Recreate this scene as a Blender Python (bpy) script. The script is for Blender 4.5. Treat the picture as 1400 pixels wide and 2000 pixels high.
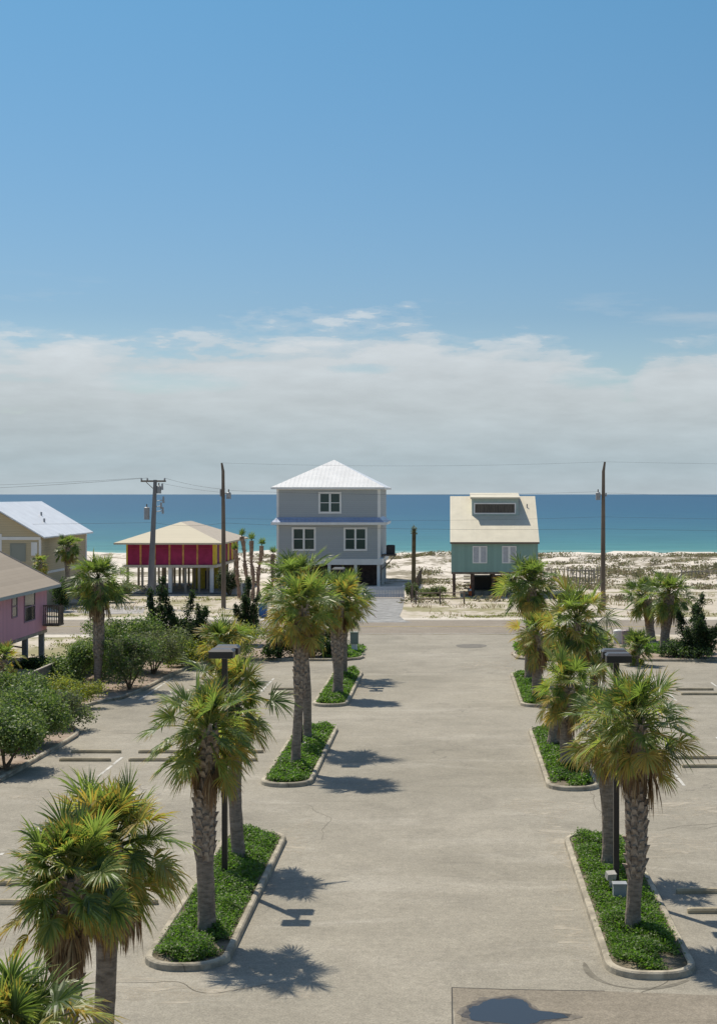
import bpy, math, random
import numpy as np
from mathutils import Vector, Matrix
R = math.radians
for o in list(bpy.data.objects): bpy.data.objects.remove(o)
sc = bpy.context.scene
C = sc.collection
# ------------------------------------------------------------------ camera
F = 2850.0; HC = 9.5; VX = 878.0; HY = 965.0
cd = bpy.data.cameras.new('camera'); cam = bpy.data.objects.new('camera', cd); C.objects.link(cam)
cam.location = (0, 0, HC); cam.rotation_euler = (R(90), 0, 0)
cd.sensor_fit = 'VERTICAL'; cd.sensor_height = 36; cd.lens = 36*F/2000
cd.shift_x = (700-VX)/2000; cd.shift_y = (HY-1000)/2000
cd.clip_start = .5; cd.clip_end = 60000
sc.camera = cam
# ------------------------------------------------------------------ sky
SUN = Vector((-2.1, 2.75, 5.8)).normalized()
w = bpy.data.worlds.new('World'); sc.world = w; w.use_nodes = True
nt = w.node_tree; N = nt.nodes; L = nt.links
bg = N['Background']; bg.inputs[1].default_value = .1
sky = N.new('ShaderNodeTexSky'); sky.sky_type = 'NISHITA'; sky.sun_disc = False
sky.sun_elevation = math.asin(SUN.z); sky.sun_rotation = math.atan2(SUN.x, SUN.y)
sky.air_density = 1.0; sky.dust_density = .55; sky.ozone_density = 2.2; sky.altitude = 0
def mth(nt, op, a, b=None, c=None, clamp=False):
    n = nt.nodes.new('ShaderNodeMath'); n.operation = op; n.use_clamp = clamp
    for i, v in enumerate((a, b, c)):
        if v is None: continue
        if isinstance(v, (int, float)): n.inputs[i].default_value = v
        else: nt.links.new(v, n.inputs[i])
    return n.outputs[0]
def ramp(nt, fac, stops, interp='LINEAR'):
    n = nt.nodes.new('ShaderNodeValToRGB'); n.color_ramp.interpolation = interp
    e = n.color_ramp.elements
    assert len(stops) <= 32
    while len(e) < len(stops): e.new(.5)
    for k, (p, c) in enumerate(stops):
        e[k].position = p
        e[k].color = (c, c, c, 1) if isinstance(c, (int, float)) else (*c, 1)
    nt.links.new(fac, n.inputs[0]); return n.outputs[0]
def mixc(nt, fac, a, b, mode='MIX'):
    n = nt.nodes.new('ShaderNodeMix'); n.data_type = 'RGBA'; n.blend_type = mode
    if isinstance(fac, (int, float)): n.inputs[0].default_value = fac
    else: nt.links.new(fac, n.inputs[0])
    for s, v in ((6, a), (7, b)):
        if isinstance(v, tuple): n.inputs[s].default_value = (*v, 1)
        else: nt.links.new(v, n.inputs[s])
    return n.outputs[2]
def noise(nt, vec, scale, detail=4, rough=.55, dist=0):
    n = nt.nodes.new('ShaderNodeTexNoise'); n.inputs['Scale'].default_value = scale
    n.inputs['Detail'].default_value = detail; n.inputs['Roughness'].default_value = rough
    n.inputs['Distortion'].default_value = dist
    if vec is not None: nt.links.new(vec, n.inputs['Vector'])
    return n.outputs[0]
def comb(nt, x, y, z):
    n = nt.nodes.new('ShaderNodeCombineXYZ')
    for i, v in enumerate((x, y, z)):
        if isinstance(v, (int, float)): n.inputs[i].default_value = v
        else: nt.links.new(v, n.inputs[i])
    return n.outputs[0]
def sepx(nt, v):
    n = nt.nodes.new('ShaderNodeSeparateXYZ'); nt.links.new(v, n.inputs[0]); return n.outputs
tc = N.new('ShaderNodeTexCoord'); s = sepx(nt, tc.outputs['Generated'])
az = mth(nt, 'ARCTAN2', s[0], s[1]); el = s[2]
v1 = comb(nt, mth(nt, 'MULTIPLY', az, 7.5), 3.7, mth(nt, 'MULTIPLY', el, 30))
n1 = noise(nt, v1, 1.0, 7, .57, .25)
v2 = comb(nt, mth(nt, 'MULTIPLY', az, 22), 9.1, mth(nt, 'MULTIPLY', el, 90))
n2 = noise(nt, v2, 1.0, 5, .6)
# cover grows towards the horizon, ragged upper edge near 6 degrees
q = mth(nt, 'ADD', mth(nt, 'MULTIPLY', mth(nt, 'SUBTRACT', n1, .5), .10), mth(nt, 'MULTIPLY', mth(nt, 'SUBTRACT', n2, .5), .07))
prof = ramp(nt, mth(nt, 'ADD', az, .5), [(.12, .48), (.19, .485), (.26, .50), (.315, .54), (.33, .565), (.385, .555), (.44, .55), (.47, .60), (.50, .56), (.575, .55), (.605, .44), (.622, .37), (.635, .50), (.66, .545), (.71, .53), (.8, .47)])
def gap(px, py, wd, ht):
    a = mth(nt, 'DIVIDE', mth(nt, 'SUBTRACT', az, (px-VX)/F), wd/F); b = mth(nt, 'DIVIDE', mth(nt, 'SUBTRACT', el, (HY-py)/F), ht/F)
    d = mth(nt, 'ADD', mth(nt, 'MULTIPLY', a, a), mth(nt, 'MULTIPLY', b, b))
    d = mth(nt, 'ADD', d, mth(nt, 'MULTIPLY', mth(nt, 'SUBTRACT', n2, .5), 5.0))
    return mth(nt, 'MULTIPLY', ramp(nt, mth(nt, 'MULTIPLY', d, .4), [(.0, 1), (.6, 0)]), .6)
gaps = mth(nt, 'MAXIMUM', mth(nt, 'MAXIMUM', gap(330, 750, 130, 20), gap(700, 722, 60, 10)), gap(1150, 742, 75, 17))
edge = mth(nt, 'SUBTRACT', mth(nt, 'ADD', q, mth(nt, 'MULTIPLY', prof, .2)), el)
cm = ramp(nt, mth(nt, 'MULTIPLY_ADD', edge, 34.0, .35), [(0, 0), (.3, .22), (.5, .68), (1, 1)], 'EASE')
wis = noise(nt, comb(nt, mth(nt, 'MULTIPLY', az, 9), 1.3, mth(nt, 'MULTIPLY', el, 60)), 1.0, 6, .6)
wband = ramp(nt, el, [(.09, 0), (.12, .35), (.15, 0)])
cm2 = mth(nt, 'MULTIPLY', ramp(nt, wis, [(.58, 0), (.75, 1)]), wband)
cm = mth(nt, 'MULTIPLY', mth(nt, 'MULTIPLY', mth(nt, 'MAXIMUM', cm, cm2), .94), mth(nt, 'SUBTRACT', 1, gaps))
up = ramp(nt, el, [(0, (1.0, .95, .90)), (.12, (.58, .70, .77)), (.34, (.51, .86, .92)), (.6, (1.2, 1.25, 1.2)), (1, (1.3, 1.3, 1.25))])  # overhead sky, out of view, brightened to add fill on shaded walls
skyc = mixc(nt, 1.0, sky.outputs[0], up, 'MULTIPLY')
cc = ramp(nt, el, [(0, (4.1, 4.85, 5.3)), (.02, (3.75, 4.6, 5.1)), (.06, (4.75, 5.25, 5.5)), (.10, (5.75, 6.15, 6.4))])
cc = mixc(nt, 1.0, cc, ramp(nt, n2, [(.3, .93), (.7, 1.06)]), 'MULTIPLY')
cc = mixc(nt, 1.0, cc, ramp(nt, n1, [(.35, .96), (.65, 1.04)]), 'MULTIPLY')
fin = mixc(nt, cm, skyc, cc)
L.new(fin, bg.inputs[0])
# ------------------------------------------------------------------ sun
sd = bpy.data.lights.new('sun', 'SUN'); sd.energy = 4.6; sd.angle = R(.5); sd.color = (1, .93, .80)
so = bpy.data.objects.new('sun', sd); C.objects.link(so); so.location = (0, 0, 60)
so.rotation_euler = (-SUN).to_track_quat('-Z', 'Y').to_euler()
sc.view_settings.view_transform = 'Standard'; sc.view_settings.look = 'None'
sc.view_settings.exposure = 0.13; sc.view_settings.gamma = 1
sc.cycles.max_bounces = 6; sc.cycles.transparent_max_bounces = 6
# ------------------------------------------------------------------ helpers
def gp(px, py, z=0):                 # where a point of the ground plane seen in the photo lies (metres)
    Y = F*(HC-z)/(py-HY); return ((px-VX)*Y/F, Y)
def at(px, Y): return (px-VX)*Y/F
def zat(py, Y): return HC-(py-HY)*Y/F
class MB:
    def __init__(s): s.v = []; s.f = []; s.m = []
    def add(s, vs, fs, mi=0):
        b = len(s.v); s.v += [tuple(p) for p in vs]
        for f in fs: s.f.append(tuple(b+i for i in f)); s.m.append(mi)
    def box(s, x0, x1, y0, y1, z0, z1, mi=0):
        s.add([(x0,y0,z0),(x1,y0,z0),(x1,y1,z0),(x0,y1,z0),(x0,y0,z1),(x1,y0,z1),(x1,y1,z1),(x0,y1,z1)],
              [(0,3,2,1),(4,5,6,7),(0,1,5,4),(1,2,6,5),(2,3,7,6),(3,0,4,7)], mi)
    def cbox(s, c, sz, rz=0, mi=0, tilt=0):
        M = Matrix.Translation(c) @ Matrix.Rotation(rz, 4, 'Z') @ Matrix.Rotation(tilt, 4, 'X')
        a, b, d = sz[0]/2, sz[1]/2, sz[2]/2
        P = [M @ Vector(p) for p in [(-a,-b,-d),(a,-b,-d),(a,b,-d),(-a,b,-d),(-a,-b,d),(a,-b,d),(a,b,d),(-a,b,d)]]
        s.add(P, [(0,3,2,1),(4,5,6,7),(0,1,5,4),(1,2,6,5),(2,3,7,6),(3,0,4,7)], mi)
    def tube(s, pts, rs, n=8, mi=0, cap=True):
        pts = [Vector(p) for p in pts]; rings = []
        for i, p in enumerate(pts):
            d = (pts[min(i+1, len(pts)-1)]-pts[max(i-1, 0)]).normalized()
            u = d.cross(Vector((0, 1, 0))) if abs(d.y) < .9 else d.cross(Vector((1, 0, 0)))
            u.normalize(); v = d.cross(u); r = rs[i] if isinstance(rs, (list, tuple)) else rs
            rings.append([p+u*(r*math.cos(2*math.pi*k/n))+v*(r*math.sin(2*math.pi*k/n)) for k in range(n)])
        vs = [q for r in rings for q in r]; fs = []
        for i in range(len(pts)-1):
            for k in range(n):
                fs.append((i*n+k, i*n+(k+1) % n, (i+1)*n+(k+1) % n, (i+1)*n+k))
        if cap: fs += [tuple(range(n))[::-1], tuple((len(pts)-1)*n+k for k in range(n))]
        s.add(vs, fs, mi)
    def arrays(s, V, Fq, mi):        # V (n,3), Fq list of index tuples relative to V, mi array
        b = len(s.v); s.v += V.tolist(); s.f += (np.asarray(Fq)+b).tolist(); s.m += list(mi)
    def build(s, name, mats, parent=None, smooth=False):
        me = bpy.data.meshes.new(name); me.from_pydata(s.v, [], s.f)
        if not isinstance(mats, (list, tuple)): mats = [mats]
        for m in mats: me.materials.append(m)
        if len(mats) > 1: me.polygons.foreach_set('material_index', s.m)
        if smooth: me.polygons.foreach_set('use_smooth', [True]*len(me.polygons))
        me.update()
        o = bpy.data.objects.new(name, me); C.objects.link(o)
        if parent: o.parent = parent
        return o
def tag(o, label=None, cat=None, group=None, kind=None):
    if label: o['label'] = label
    if cat: o['category'] = cat
    if group: o['group'] = group
    if kind: o['kind'] = kind
    return o
def empty(name, label, cat, loc, group=None, rz=0):
    o = bpy.data.objects.new(name, None); C.objects.link(o); o.location = loc; o.rotation_euler = (0, 0, rz)
    o.empty_display_size = .3
    return tag(o, label, cat, group)
def clone(root, loc, label, group=None, rz=None):
    r = root.copy(); C.objects.link(r); r.location = loc; r['label'] = label
    if rz is not None: r.rotation_euler = (0, 0, rz)
    if group: r['group'] = group
    for ch in list(root.children):
        c = ch.copy(); C.objects.link(c); c.parent = r
        for g in list(ch.children):
            d = g.copy(); C.objects.link(d); d.parent = c
    return r
# ------------------------------------------------------------------ materials
def mat(name, col, rough=.8, var=0, vscale=3, bump=0, bscale=20, spec=.3, metal=0, col2=None, stretch=None, trans=None):
    m = bpy.data.materials.new(name); m.use_nodes = True; nt = m.node_tree
    b = nt.nodes['Principled BSDF']; b.inputs['Roughness'].default_value = rough
    b.inputs['Specular IOR Level'].default_value = spec; b.inputs['Metallic'].default_value = metal
    t = nt.nodes.new('ShaderNodeTexCoord'); vec = t.outputs['Object']
    if stretch:
        mp = nt.nodes.new('ShaderNodeMapping'); mp.inputs['Scale'].default_value = stretch
        nt.links.new(vec, mp.inputs[0]); vec = mp.outputs[0]
    if var or col2:
        nn = noise(nt, vec, vscale, 5, .6)
        c2 = col2 or tuple(min(1, c*(1+var)) for c in col)
        c1 = col if col2 else tuple(c*(1-var) for c in col)
        cc = mixc(nt, ramp(nt, nn, [(.36, 0), (.64, 1)]), c1, c2); nt.links.new(cc, b.inputs['Base Color'])
    else: cc = None; b.inputs['Base Color'].default_value = (*col, 1)
    if bump:
        bn = nt.nodes.new('ShaderNodeBump'); bn.inputs['Strength'].default_value = bump; bn.inputs['Distance'].default_value = .03
        nt.links.new(noise(nt, vec, bscale, 4, .6), bn.inputs['Height']); nt.links.new(bn.outputs[0], b.inputs['Normal'])
    if trans:
        tr = nt.nodes.new('ShaderNodeBsdfTranslucent'); tr.inputs[0].default_value = (*trans, 1)
        mx = nt.nodes.new('ShaderNodeMixShader'); mx.inputs[0].default_value = .48
        nt.links.new(b.outputs[0], mx.inputs[1]); nt.links.new(tr.outputs[0], mx.inputs[2])
        nt.links.new(mx.outputs[0], nt.nodes['Material Output'].inputs[0])
    return m
def ribbed(name, col, axis, pitch, rough=.35, depth=.5, spec=.5, var=.06):
    m = mat(name, col, rough, var=var, vscale=.8, spec=spec); nt = m.node_tree
    g = nt.nodes.new('ShaderNodeTexCoord'); s = sepx(nt, g.outputs['Object'])
    t = mth(nt, 'PINGPONG', s[axis], pitch/2)
    h = ramp(nt, mth(nt, 'DIVIDE', t, pitch/2), [(0, 1), (.16, 0)])
    bn = nt.nodes.new('ShaderNodeBump'); bn.inputs['Strength'].default_value = depth; bn.inputs['Distance'].default_value = .06
    nt.links.new(h, bn.inputs['Height']); nt.links.new(bn.outputs[0], nt.nodes['Principled BSDF'].inputs['Normal'])
    return m
M = {}
M['leaf_a'] = mat('palm_leaf_green', (.125, .175, .05), .42, var=.35, vscale=2, spec=.5, trans=(.29, .41, .06))
M['leaf_b'] = mat('palm_leaf_light', (.215, .24, .075), .42, var=.3, vscale=2, spec=.5, trans=(.44, .50, .08))
M['leaf_c'] = mat('palm_leaf_yellow', (.42, .32, .09), .5, var=.3, vscale=3, spec=.3, trans=(.5, .36, .05))
M['leaf_d'] = mat('palm_leaf_dark', (.06, .095, .03), .4, var=.3, vscale=2, spec=.5, trans=(.16, .25, .04))
M['leaf_dead'] = mat('dead_palm_leaf', (.30, .20, .115), .85, var=.35, vscale=4, trans=(.22, .12, .05))
M['leaf_tan'] = mat('dry_palm_leaf_tan', (.50, .38, .23), .8, var=.3, vscale=4, trans=(.4, .25, .1))
M['bark'] = mat('palm_bark', (.17, .135, .105), .95, col2=(.33, .27, .215), vscale=5, bump=.8, bscale=30, stretch=(1, 1, 3))
M['boot'] = mat('palm_boot', (.42, .345, .275), .9, col2=(.18, .13, .095), vscale=9, bump=.5, bscale=30)
M['bush_a'] = mat('shrub_leaf', (.10, .15, .05), .5, var=.35, vscale=1.5, spec=.4, trans=(.12, .21, .03))
M['bush_b'] = mat('shrub_leaf_light', (.16, .215, .07), .5, var=.3, vscale=1.5, spec=.4, trans=(.24, .32, .07))
M['bush_y'] = mat('shrub_leaf_yellow_green', (.30, .32, .04), .5, var=.3, vscale=1.5, spec=.4, trans=(.40, .42, .04))
M['bush_g'] = mat('shrub_leaf_grey_green', (.15, .17, .095), .6, var=.3, vscale=1.5, trans=(.17, .19, .08))
M['jun'] = mat('juniper_leaf', (.022, .045, .018), .6, var=.4, vscale=2, trans=(.04, .08, .02))
M['jun_b'] = mat('juniper_leaf_light', (.045, .075, .026), .6, var=.4, vscale=2, trans=(.08, .13, .03))
M['cover_a'] = mat('ground_cover_leaf', (.075, .125, .022), .5, var=.35, vscale=3, spec=.4, trans=(.15, .32, .03))
M['cover_b'] = mat('ground_cover_leaf_light', (.13, .185, .04), .5, var=.35, vscale=3, spec=.4, trans=(.18, .34, .03))
M['twig'] = mat('twig_wood', (.14, .10, .07), .9, var=.3, vscale=6)
M['mulch'] = mat('mulch', (.20, .145, .105), .95, col2=(.34, .27, .21), vscale=2.5, bump=.8, bscale=12)
M['soil'] = mat('island_soil', (.07, .06, .035), .95, col2=(.22, .18, .13), vscale=1.6, bump=.6, bscale=10)
M['kerb'] = mat('kerb_concrete', (.40, .35, .265), .85, var=.16, vscale=2.2, bump=.3, bscale=40)
M['stop'] = mat('wheel_stop_concrete', (.36, .30, .20), .85, var=.2, vscale=3, bump=.3, bscale=40)
M['foot'] = mat('lamp_footing_concrete', (.48, .45, .40), .85, var=.2, vscale=3)
M['bronze'] = mat('dark_bronze_metal', (.022, .018, .017), .38, spec=.5)
M['bronze_top'] = mat('lamp_lid_sunlit_tone', (.05, .048, .05), .45, spec=.5, var=.15)  # lid lighter than the bronze: sunlit look put into its colour
M['lens'] = mat('lamp_lens', (.35, .35, .33), .2, spec=.5)
M['white'] = mat('white_trim', (.74, .73, .71), .6, var=.05, vscale=1)
M['cream_roof'] = ribbed('cream_metal_roof', (.60, .54, .41), 0, .45, .5, .10, .3)
M['white_roof'] = ribbed('white_metal_roof', (.63, .62, .60), 0, .42, .4, .45, .4)
M['white_roof_y'] = ribbed('white_metal_roof_side', (.66, .67, .69), 1, .42, .4, .45, .4)
M['sky_tint_roof'] = ribbed('sky_tinted_metal_strip_roof', (.30, .36, .50), 0, .42, .35, .6, .5)  # blue tint is the sky's reflection painted into the metal colour
M['glass'] = mat('dark_window_glass', (.02, .035, .035), .1, spec=.8)
M['glassg'] = mat('green_tinted_window_glass', (.025, .055, .05), .12, spec=.5)
M['wood'] = mat('weathered_wood', (.17, .13, .10), .9, var=.3, vscale=3, stretch=(1, 1, .2))
M['woodg'] = mat('grey_weathered_wood', (.33, .29, .24), .9, var=.25, vscale=3, stretch=(1, 1, .2))
M['pole'] = mat('utility_pole_wood', (.16, .125, .095), .9, var=.25, vscale=2, stretch=(1, 1, .15))
M['poleg'] = mat('utility_pole_grey', (.17, .17, .175), .85, var=.2, vscale=2, stretch=(1, 1, .15))
M['metalg'] = mat('galvanised_grey', (.30, .31, .32), .5, spec=.4, var=.1)
M['dark'] = mat('dark_interior', (.025, .022, .022), .9)
M['wire'] = mat('wire_black', (.05, .05, .055), .7)
M['shutter_w'] = mat('pale_shutter', (.42, .43, .46), .7, var=.1, vscale=4)
M['sandbed'] = mat('pale_sand', (.52, .47, .40), .95, var=.1)
def _kerbmat():
    m = M['kerb']; nt = m.node_tree; b = nt.nodes['Principled BSDF']
    g = nt.nodes.new('ShaderNodeNewGeometry'); sp = sepx(nt, g.outputs['Position'])
    fr = mth(nt, 'FRACT', mth(nt, 'DIVIDE', mth(nt, 'ADD', sp[1], mth(nt, 'MULTIPLY', sp[0], .6)), 1.52)); j = ramp(nt, fr, [(0, .35), (.018, 1)])
    gr = ramp(nt, noise(nt, g.outputs['Position'], 1.7, 6, .7, .5), [(.4, .62), (.6, 1.05)])
    old = b.inputs['Base Color'].links[0].from_socket
    c = mixc(nt, 1.0, mixc(nt, 1.0, old, j, 'MULTIPLY'), gr, 'MULTIPLY'); nt.links.new(c, b.inputs['Base Color'])
_kerbmat()
# shared node helper for lap siding / vertical boards
def boards(name, col, axis, pitch, var=.1, rough=.75, depth=.6, line=.6):
    m = mat(name, col, rough, var=0, spec=.25); nt = m.node_tree; b = nt.nodes['Principled BSDF']
    t = nt.nodes.new('ShaderNodeTexCoord'); s = sepx(nt, t.outputs['Object'])
    fr = mth(nt, 'FRACT', mth(nt, 'DIVIDE', s[axis], pitch)); idx = mth(nt, 'FLOOR', mth(nt, 'DIVIDE', s[axis], pitch))
    wn = nt.nodes.new('ShaderNodeTexWhiteNoise'); wn.noise_dimensions = '1D'; nt.links.new(idx, wn.inputs['W'])
    dirt = noise(nt, t.outputs['Object'], .9, 5, .65)
    f = mth(nt, 'ADD', mth(nt, 'MULTIPLY', wn.outputs[0], .5), mth(nt, 'MULTIPLY', dirt, .5))
    c = mixc(nt, f, tuple(x*(1-var) for x in col), tuple(min(1, x*(1+var)) for x in col))
    gap = ramp(nt, fr, [(0, line), (.1, 1)])
    nt.links.new(mixc(nt, 1.0, c, gap, 'MULTIPLY'), b.inputs['Base Color'])
    bn = nt.nodes.new('ShaderNodeBump'); bn.inputs['Strength'].default_value = depth; bn.inputs['Distance'].default_value = .02
    nt.links.new(fr, bn.inputs['Height']); nt.links.new(bn.outputs[0], b.inputs['Normal'])
    return m
M['grey_siding'] = boards('grey_lap_siding', (.37, .40, .42), 2, .2, .05)
M['teal_siding'] = boards('teal_vertical_siding', (.235, .36, .32), 0, .3, .12, line=.85)
M['cream_siding'] = boards('cream_lap_siding', (.50, .42, .28), 2, .2, .06)
M['pink_siding'] = boards('pink_vertical_siding', (.66, .34, .41), 1, .3, .12, line=.82)
M['pink_siding_x'] = boards('pink_vertical_siding_end', (.46, .22, .33), 0, .3, .12, line=.82)
M['magenta'] = mat('magenta_panel', (.34, .03, .10), .7, var=.2, vscale=1)
M['violet'] = mat('violet_panel', (.16, .06, .16), .7, var=.2, vscale=1)
M['yellow'] = mat('yellow_paint', (.68, .50, .06), .7, var=.12, vscale=1)
M['orange'] = mat('faded_orange_batten', (.55, .27, .10), .7, var=.3, vscale=2)
M['fence_grey'] = boards('grey_fence_boards', (.19, .18, .155), 1, .16, .25, line=.7)
M['shingle'] = boards('brown_asphalt_shingles', (.36, .30, .235), 2, .14, .16, .95, .5, .75)
M['shingle_cream'] = boards('pale_asphalt_shingles', (.56, .50, .38), 2, .12, .06, .95, .4, .92)
M['blue_bin'] = mat('blue_plastic', (.01, .10, .30), .45, spec=.5)
M['gravel'] = mat('grey_gravel', (.25, .245, .235), .95, var=.25, vscale=1.2, bump=.5, bscale=30)
M['water_puddle'] = mat('puddle_water', (.035, .034, .036), .16, spec=.35)
M['line'] = mat('faded_white_paint', (.56, .54, .49), .8, col2=(.36, .34, .30), vscale=3)
M['cone'] = mat('orange_cone', (.7, .14, .03), .6)
# ground
def make_ground_mat():
    m = bpy.data.materials.new('sand_and_scrub'); m.use_nodes = True; nt = m.node_tree; b = nt.nodes['Principled BSDF']
    b.inputs['Roughness'].default_value = .95; b.inputs['Specular IOR Level'].default_value = .1
    g = nt.nodes.new('ShaderNodeNewGeometry'); P = g.outputs['Position']; s = sepx(nt, P)
    sand = mixc(nt, noise(nt, P, .35, 6, .6), (.42, .365, .29), (.54, .48, .405))
    beach = mixc(nt, noise(nt, P, .05, 5, .6), (.57, .51, .435), (.68, .62, .545))
    yb = ramp(nt, mth(nt, 'DIVIDE', s[1], 400), [(.33, 0), (.42, 1)])
    sand = mixc(nt, yb, sand, beach)
    wet = ramp(nt, mth(nt, 'DIVIDE', s[1], 400), [(.655, 0), (.675, 1)])
    sand = mixc(nt, wet, sand, (.33, .29, .24))
    nv = mth(nt, 'ADD', mth(nt, 'MULTIPLY', noise(nt, P, .13, 7, .68), .7), mth(nt, 'MULTIPLY', noise(nt, P, .9, 4, .6), .3))
    band = ramp(nt, mth(nt, 'DIVIDE', s[1], 400), [(.2, .46), (.27, .475), (.30, .50), (.36, .49), (.42, .48), (.54, .485), (.575, .70)])
    d = mth(nt, 'MULTIPLY', mth(nt, 'SUBTRACT', nv, band), 14, clamp=True)
    veg = mixc(nt, noise(nt, P, .5, 5, .6), (.19, .20, .08), (.30, .25, .16))
    veg2 = mixc(nt, noise(nt, P, .3, 5, .6), (.14, .125, .08), (.25, .215, .155))
    veg = mixc(nt, yb, veg, veg2)
    c = mixc(nt, mth(nt, 'MULTIPLY', d, .9), sand, veg)
    nt.links.new(c, b.inputs['Base Color'])
    bn = nt.nodes.new('ShaderNodeBump'); bn.inputs['Strength'].default_value = .6; bn.inputs['Distance'].default_value = .25
    nt.links.new(noise(nt, P, 1.2, 6, .65), bn.inputs['Height']); nt.links.new(bn.outputs[0], b.inputs['Normal'])
    return m
def make_asphalt(name, c1, c2, sandy, cracks=True):
    m = bpy.data.materials.new(name); m.use_nodes = True; nt = m.node_tree; b = nt.nodes['Principled BSDF']
    b.inputs['Roughness'].default_value = .9; b.inputs['Specular IOR Level'].default_value = .2
    g = nt.nodes.new('ShaderNodeNewGeometry'); P = g.outputs['Position']; s = sepx(nt, P)
    big = noise(nt, P, .11, 5, .6, .6); med = noise(nt, P, .8, 5, .65); fine = noise(nt, P, 26, 3, .7); mf = noise(nt, P, 6, 3, .7)
    c = mixc(nt, ramp(nt, big, [(.35, 0), (.65, 1)]), c1, c2)
    pat = ramp(nt, noise(nt, P, .28, 6, .7, 1.2), [(.50, 0), (.66, 1)])
    sm = ramp(nt, noise(nt, comb(nt, mth(nt, 'MULTIPLY', s[0], .35), mth(nt, 'MULTIPLY', s[1], 1.0), 2.2), .55, 6, .68, .6), [(.52, 0), (.72, 1)])
    c = mixc(nt, mth(nt, 'MULTIPLY', sm, .38), c, sandy)
    c = mixc(nt, mth(nt, 'MULTIPLY', pat, .35), c, tuple(x*.72 for x in c1))
    # cross-lot stains near the camera and in front of the islands
    drk = ramp(nt, noise(nt, comb(nt, mth(nt, 'MULTIPLY', s[0], .25), s[1], 7.7), .9, 5, .65, .3), [(.58, 0), (.75, 1)])
    c = mixc(nt, mth(nt, 'MULTIPLY', drk, .36), c, tuple(x*.55 for x in c1))
    c = mixc(nt, 1.0, c, ramp(nt, fine, [(.25, .66), (.75, 1.34)]), 'MULTIPLY')
    c = mixc(nt, 1.0, c, ramp(nt, mf, [(.3, .88), (.7, 1.12)]), 'MULTIPLY')
    c = mixc(nt, 1.0, c, ramp(nt, med, [(.3, .92), (.7, 1.08)]), 'MULTIPLY')
    if cracks:
        vo = nt.nodes.new('ShaderNodeTexVoronoi'); vo.feature = 'DISTANCE_TO_EDGE'; vo.inputs['Scale'].default_value = .11
        wv = nt.nodes.new('ShaderNodeVectorMath'); wv.operation = 'ADD'
        ns = nt.nodes.new('ShaderNodeTexNoise'); ns.inputs['Scale'].default_value = .5; ns.inputs['Detail'].default_value = 6
        nt.links.new(P, ns.inputs['Vector'])
        sc_ = nt.nodes.new('ShaderNodeVectorMath'); sc_.operation = 'SCALE'; sc_.inputs['Scale'].default_value = 3.5
        nt.links.new(ns.outputs[1], sc_.inputs[0]); nt.links.new(P, wv.inputs[0]); nt.links.new(sc_.outputs[0], wv.inputs[1])
        nt.links.new(wv.outputs[0], vo.inputs['Vector'])
        k = ramp(nt, vo.outputs[0], [(0, 1), (.004, 0)])
        kk = mth(nt, 'MULTIPLY', k, ramp(nt, noise(nt, P, .12, 3), [(.45, 0), (.6, .55)]))
        c = mixc(nt, kk, c, (.09, .08, .07))
    nt.links.new(c, b.inputs['Base Color'])
    bn = nt.nodes.new('ShaderNodeBump'); bn.inputs['Strength'].default_value = .35; bn.inputs['Distance'].default_value = .01
    nt.links.new(fine, bn.inputs['Height']); nt.links.new(bn.outputs[0], b.inputs['Normal'])
    return m
def make_sea():
    m = bpy.data.materials.new('sea_water'); m.use_nodes = True; nt = m.node_tree; b = nt.nodes['Principled BSDF']
    b.inputs['Roughness'].default_value = .45; b.inputs['Specular IOR Level'].default_value = .12
    g = nt.nodes.new('ShaderNodeNewGeometry'); P = g.outputs['Position']; s = sepx(nt, P)
    inv = mth(nt, 'DIVIDE', 270, s[1])           # 1 at the shore, 0 far out
    st = noise(nt, comb(nt, mth(nt, 'MULTIPLY', s[0], .004), mth(nt, 'MULTIPLY', inv, 16), 0), 1.6, 6, .65)
    t = mth(nt, 'ADD', inv, mth(nt, 'MULTIPLY', mth(nt, 'SUBTRACT', st, .5), .22))
    c = ramp(nt, t, [(0, (.020, .075, .14)), (.3, (.022, .088, .15)), (.55, (.030, .115, .165)), (.78, (.042, .15, .175)), (.93, (.06, .19, .19)), (1, (.11, .25, .22))])
    chop = noise(nt, comb(nt, mth(nt, 'MULTIPLY', s[0], .05), mth(nt, 'MULTIPLY', s[1], .18), 0), 1, 6, .7)
    c = mixc(nt, 1.0, c, ramp(nt, chop, [(.3, .82), (.7, 1.18)]), 'MULTIPLY')
    fo = mth(nt, 'MULTIPLY', ramp(nt, noise(nt, comb(nt, mth(nt, 'MULTIPLY', s[0], .02), mth(nt, 'MULTIPLY', s[1], .25), 0), 1, 5, .6, .5), [(.5, 0), (.58, 1)]),
             ramp(nt, mth(nt, 'DIVIDE', s[1], 400), [(.672, 1), (.715, 0)]))
    c = mixc(nt, mth(nt, 'MULTIPLY', fo, .8), c, (.7, .72, .7))
    nt.links.new(c, b.inputs['Base Color'])
    bn = nt.nodes.new('ShaderNodeBump'); bn.inputs['Strength'].default_value = .5; bn.inputs['Distance'].default_value = .3
    nt.links.new(noise(nt, P, .5, 5, .6), bn.inputs['Height']); nt.links.new(bn.outputs[0], b.inputs['Normal'])
    return m
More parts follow.
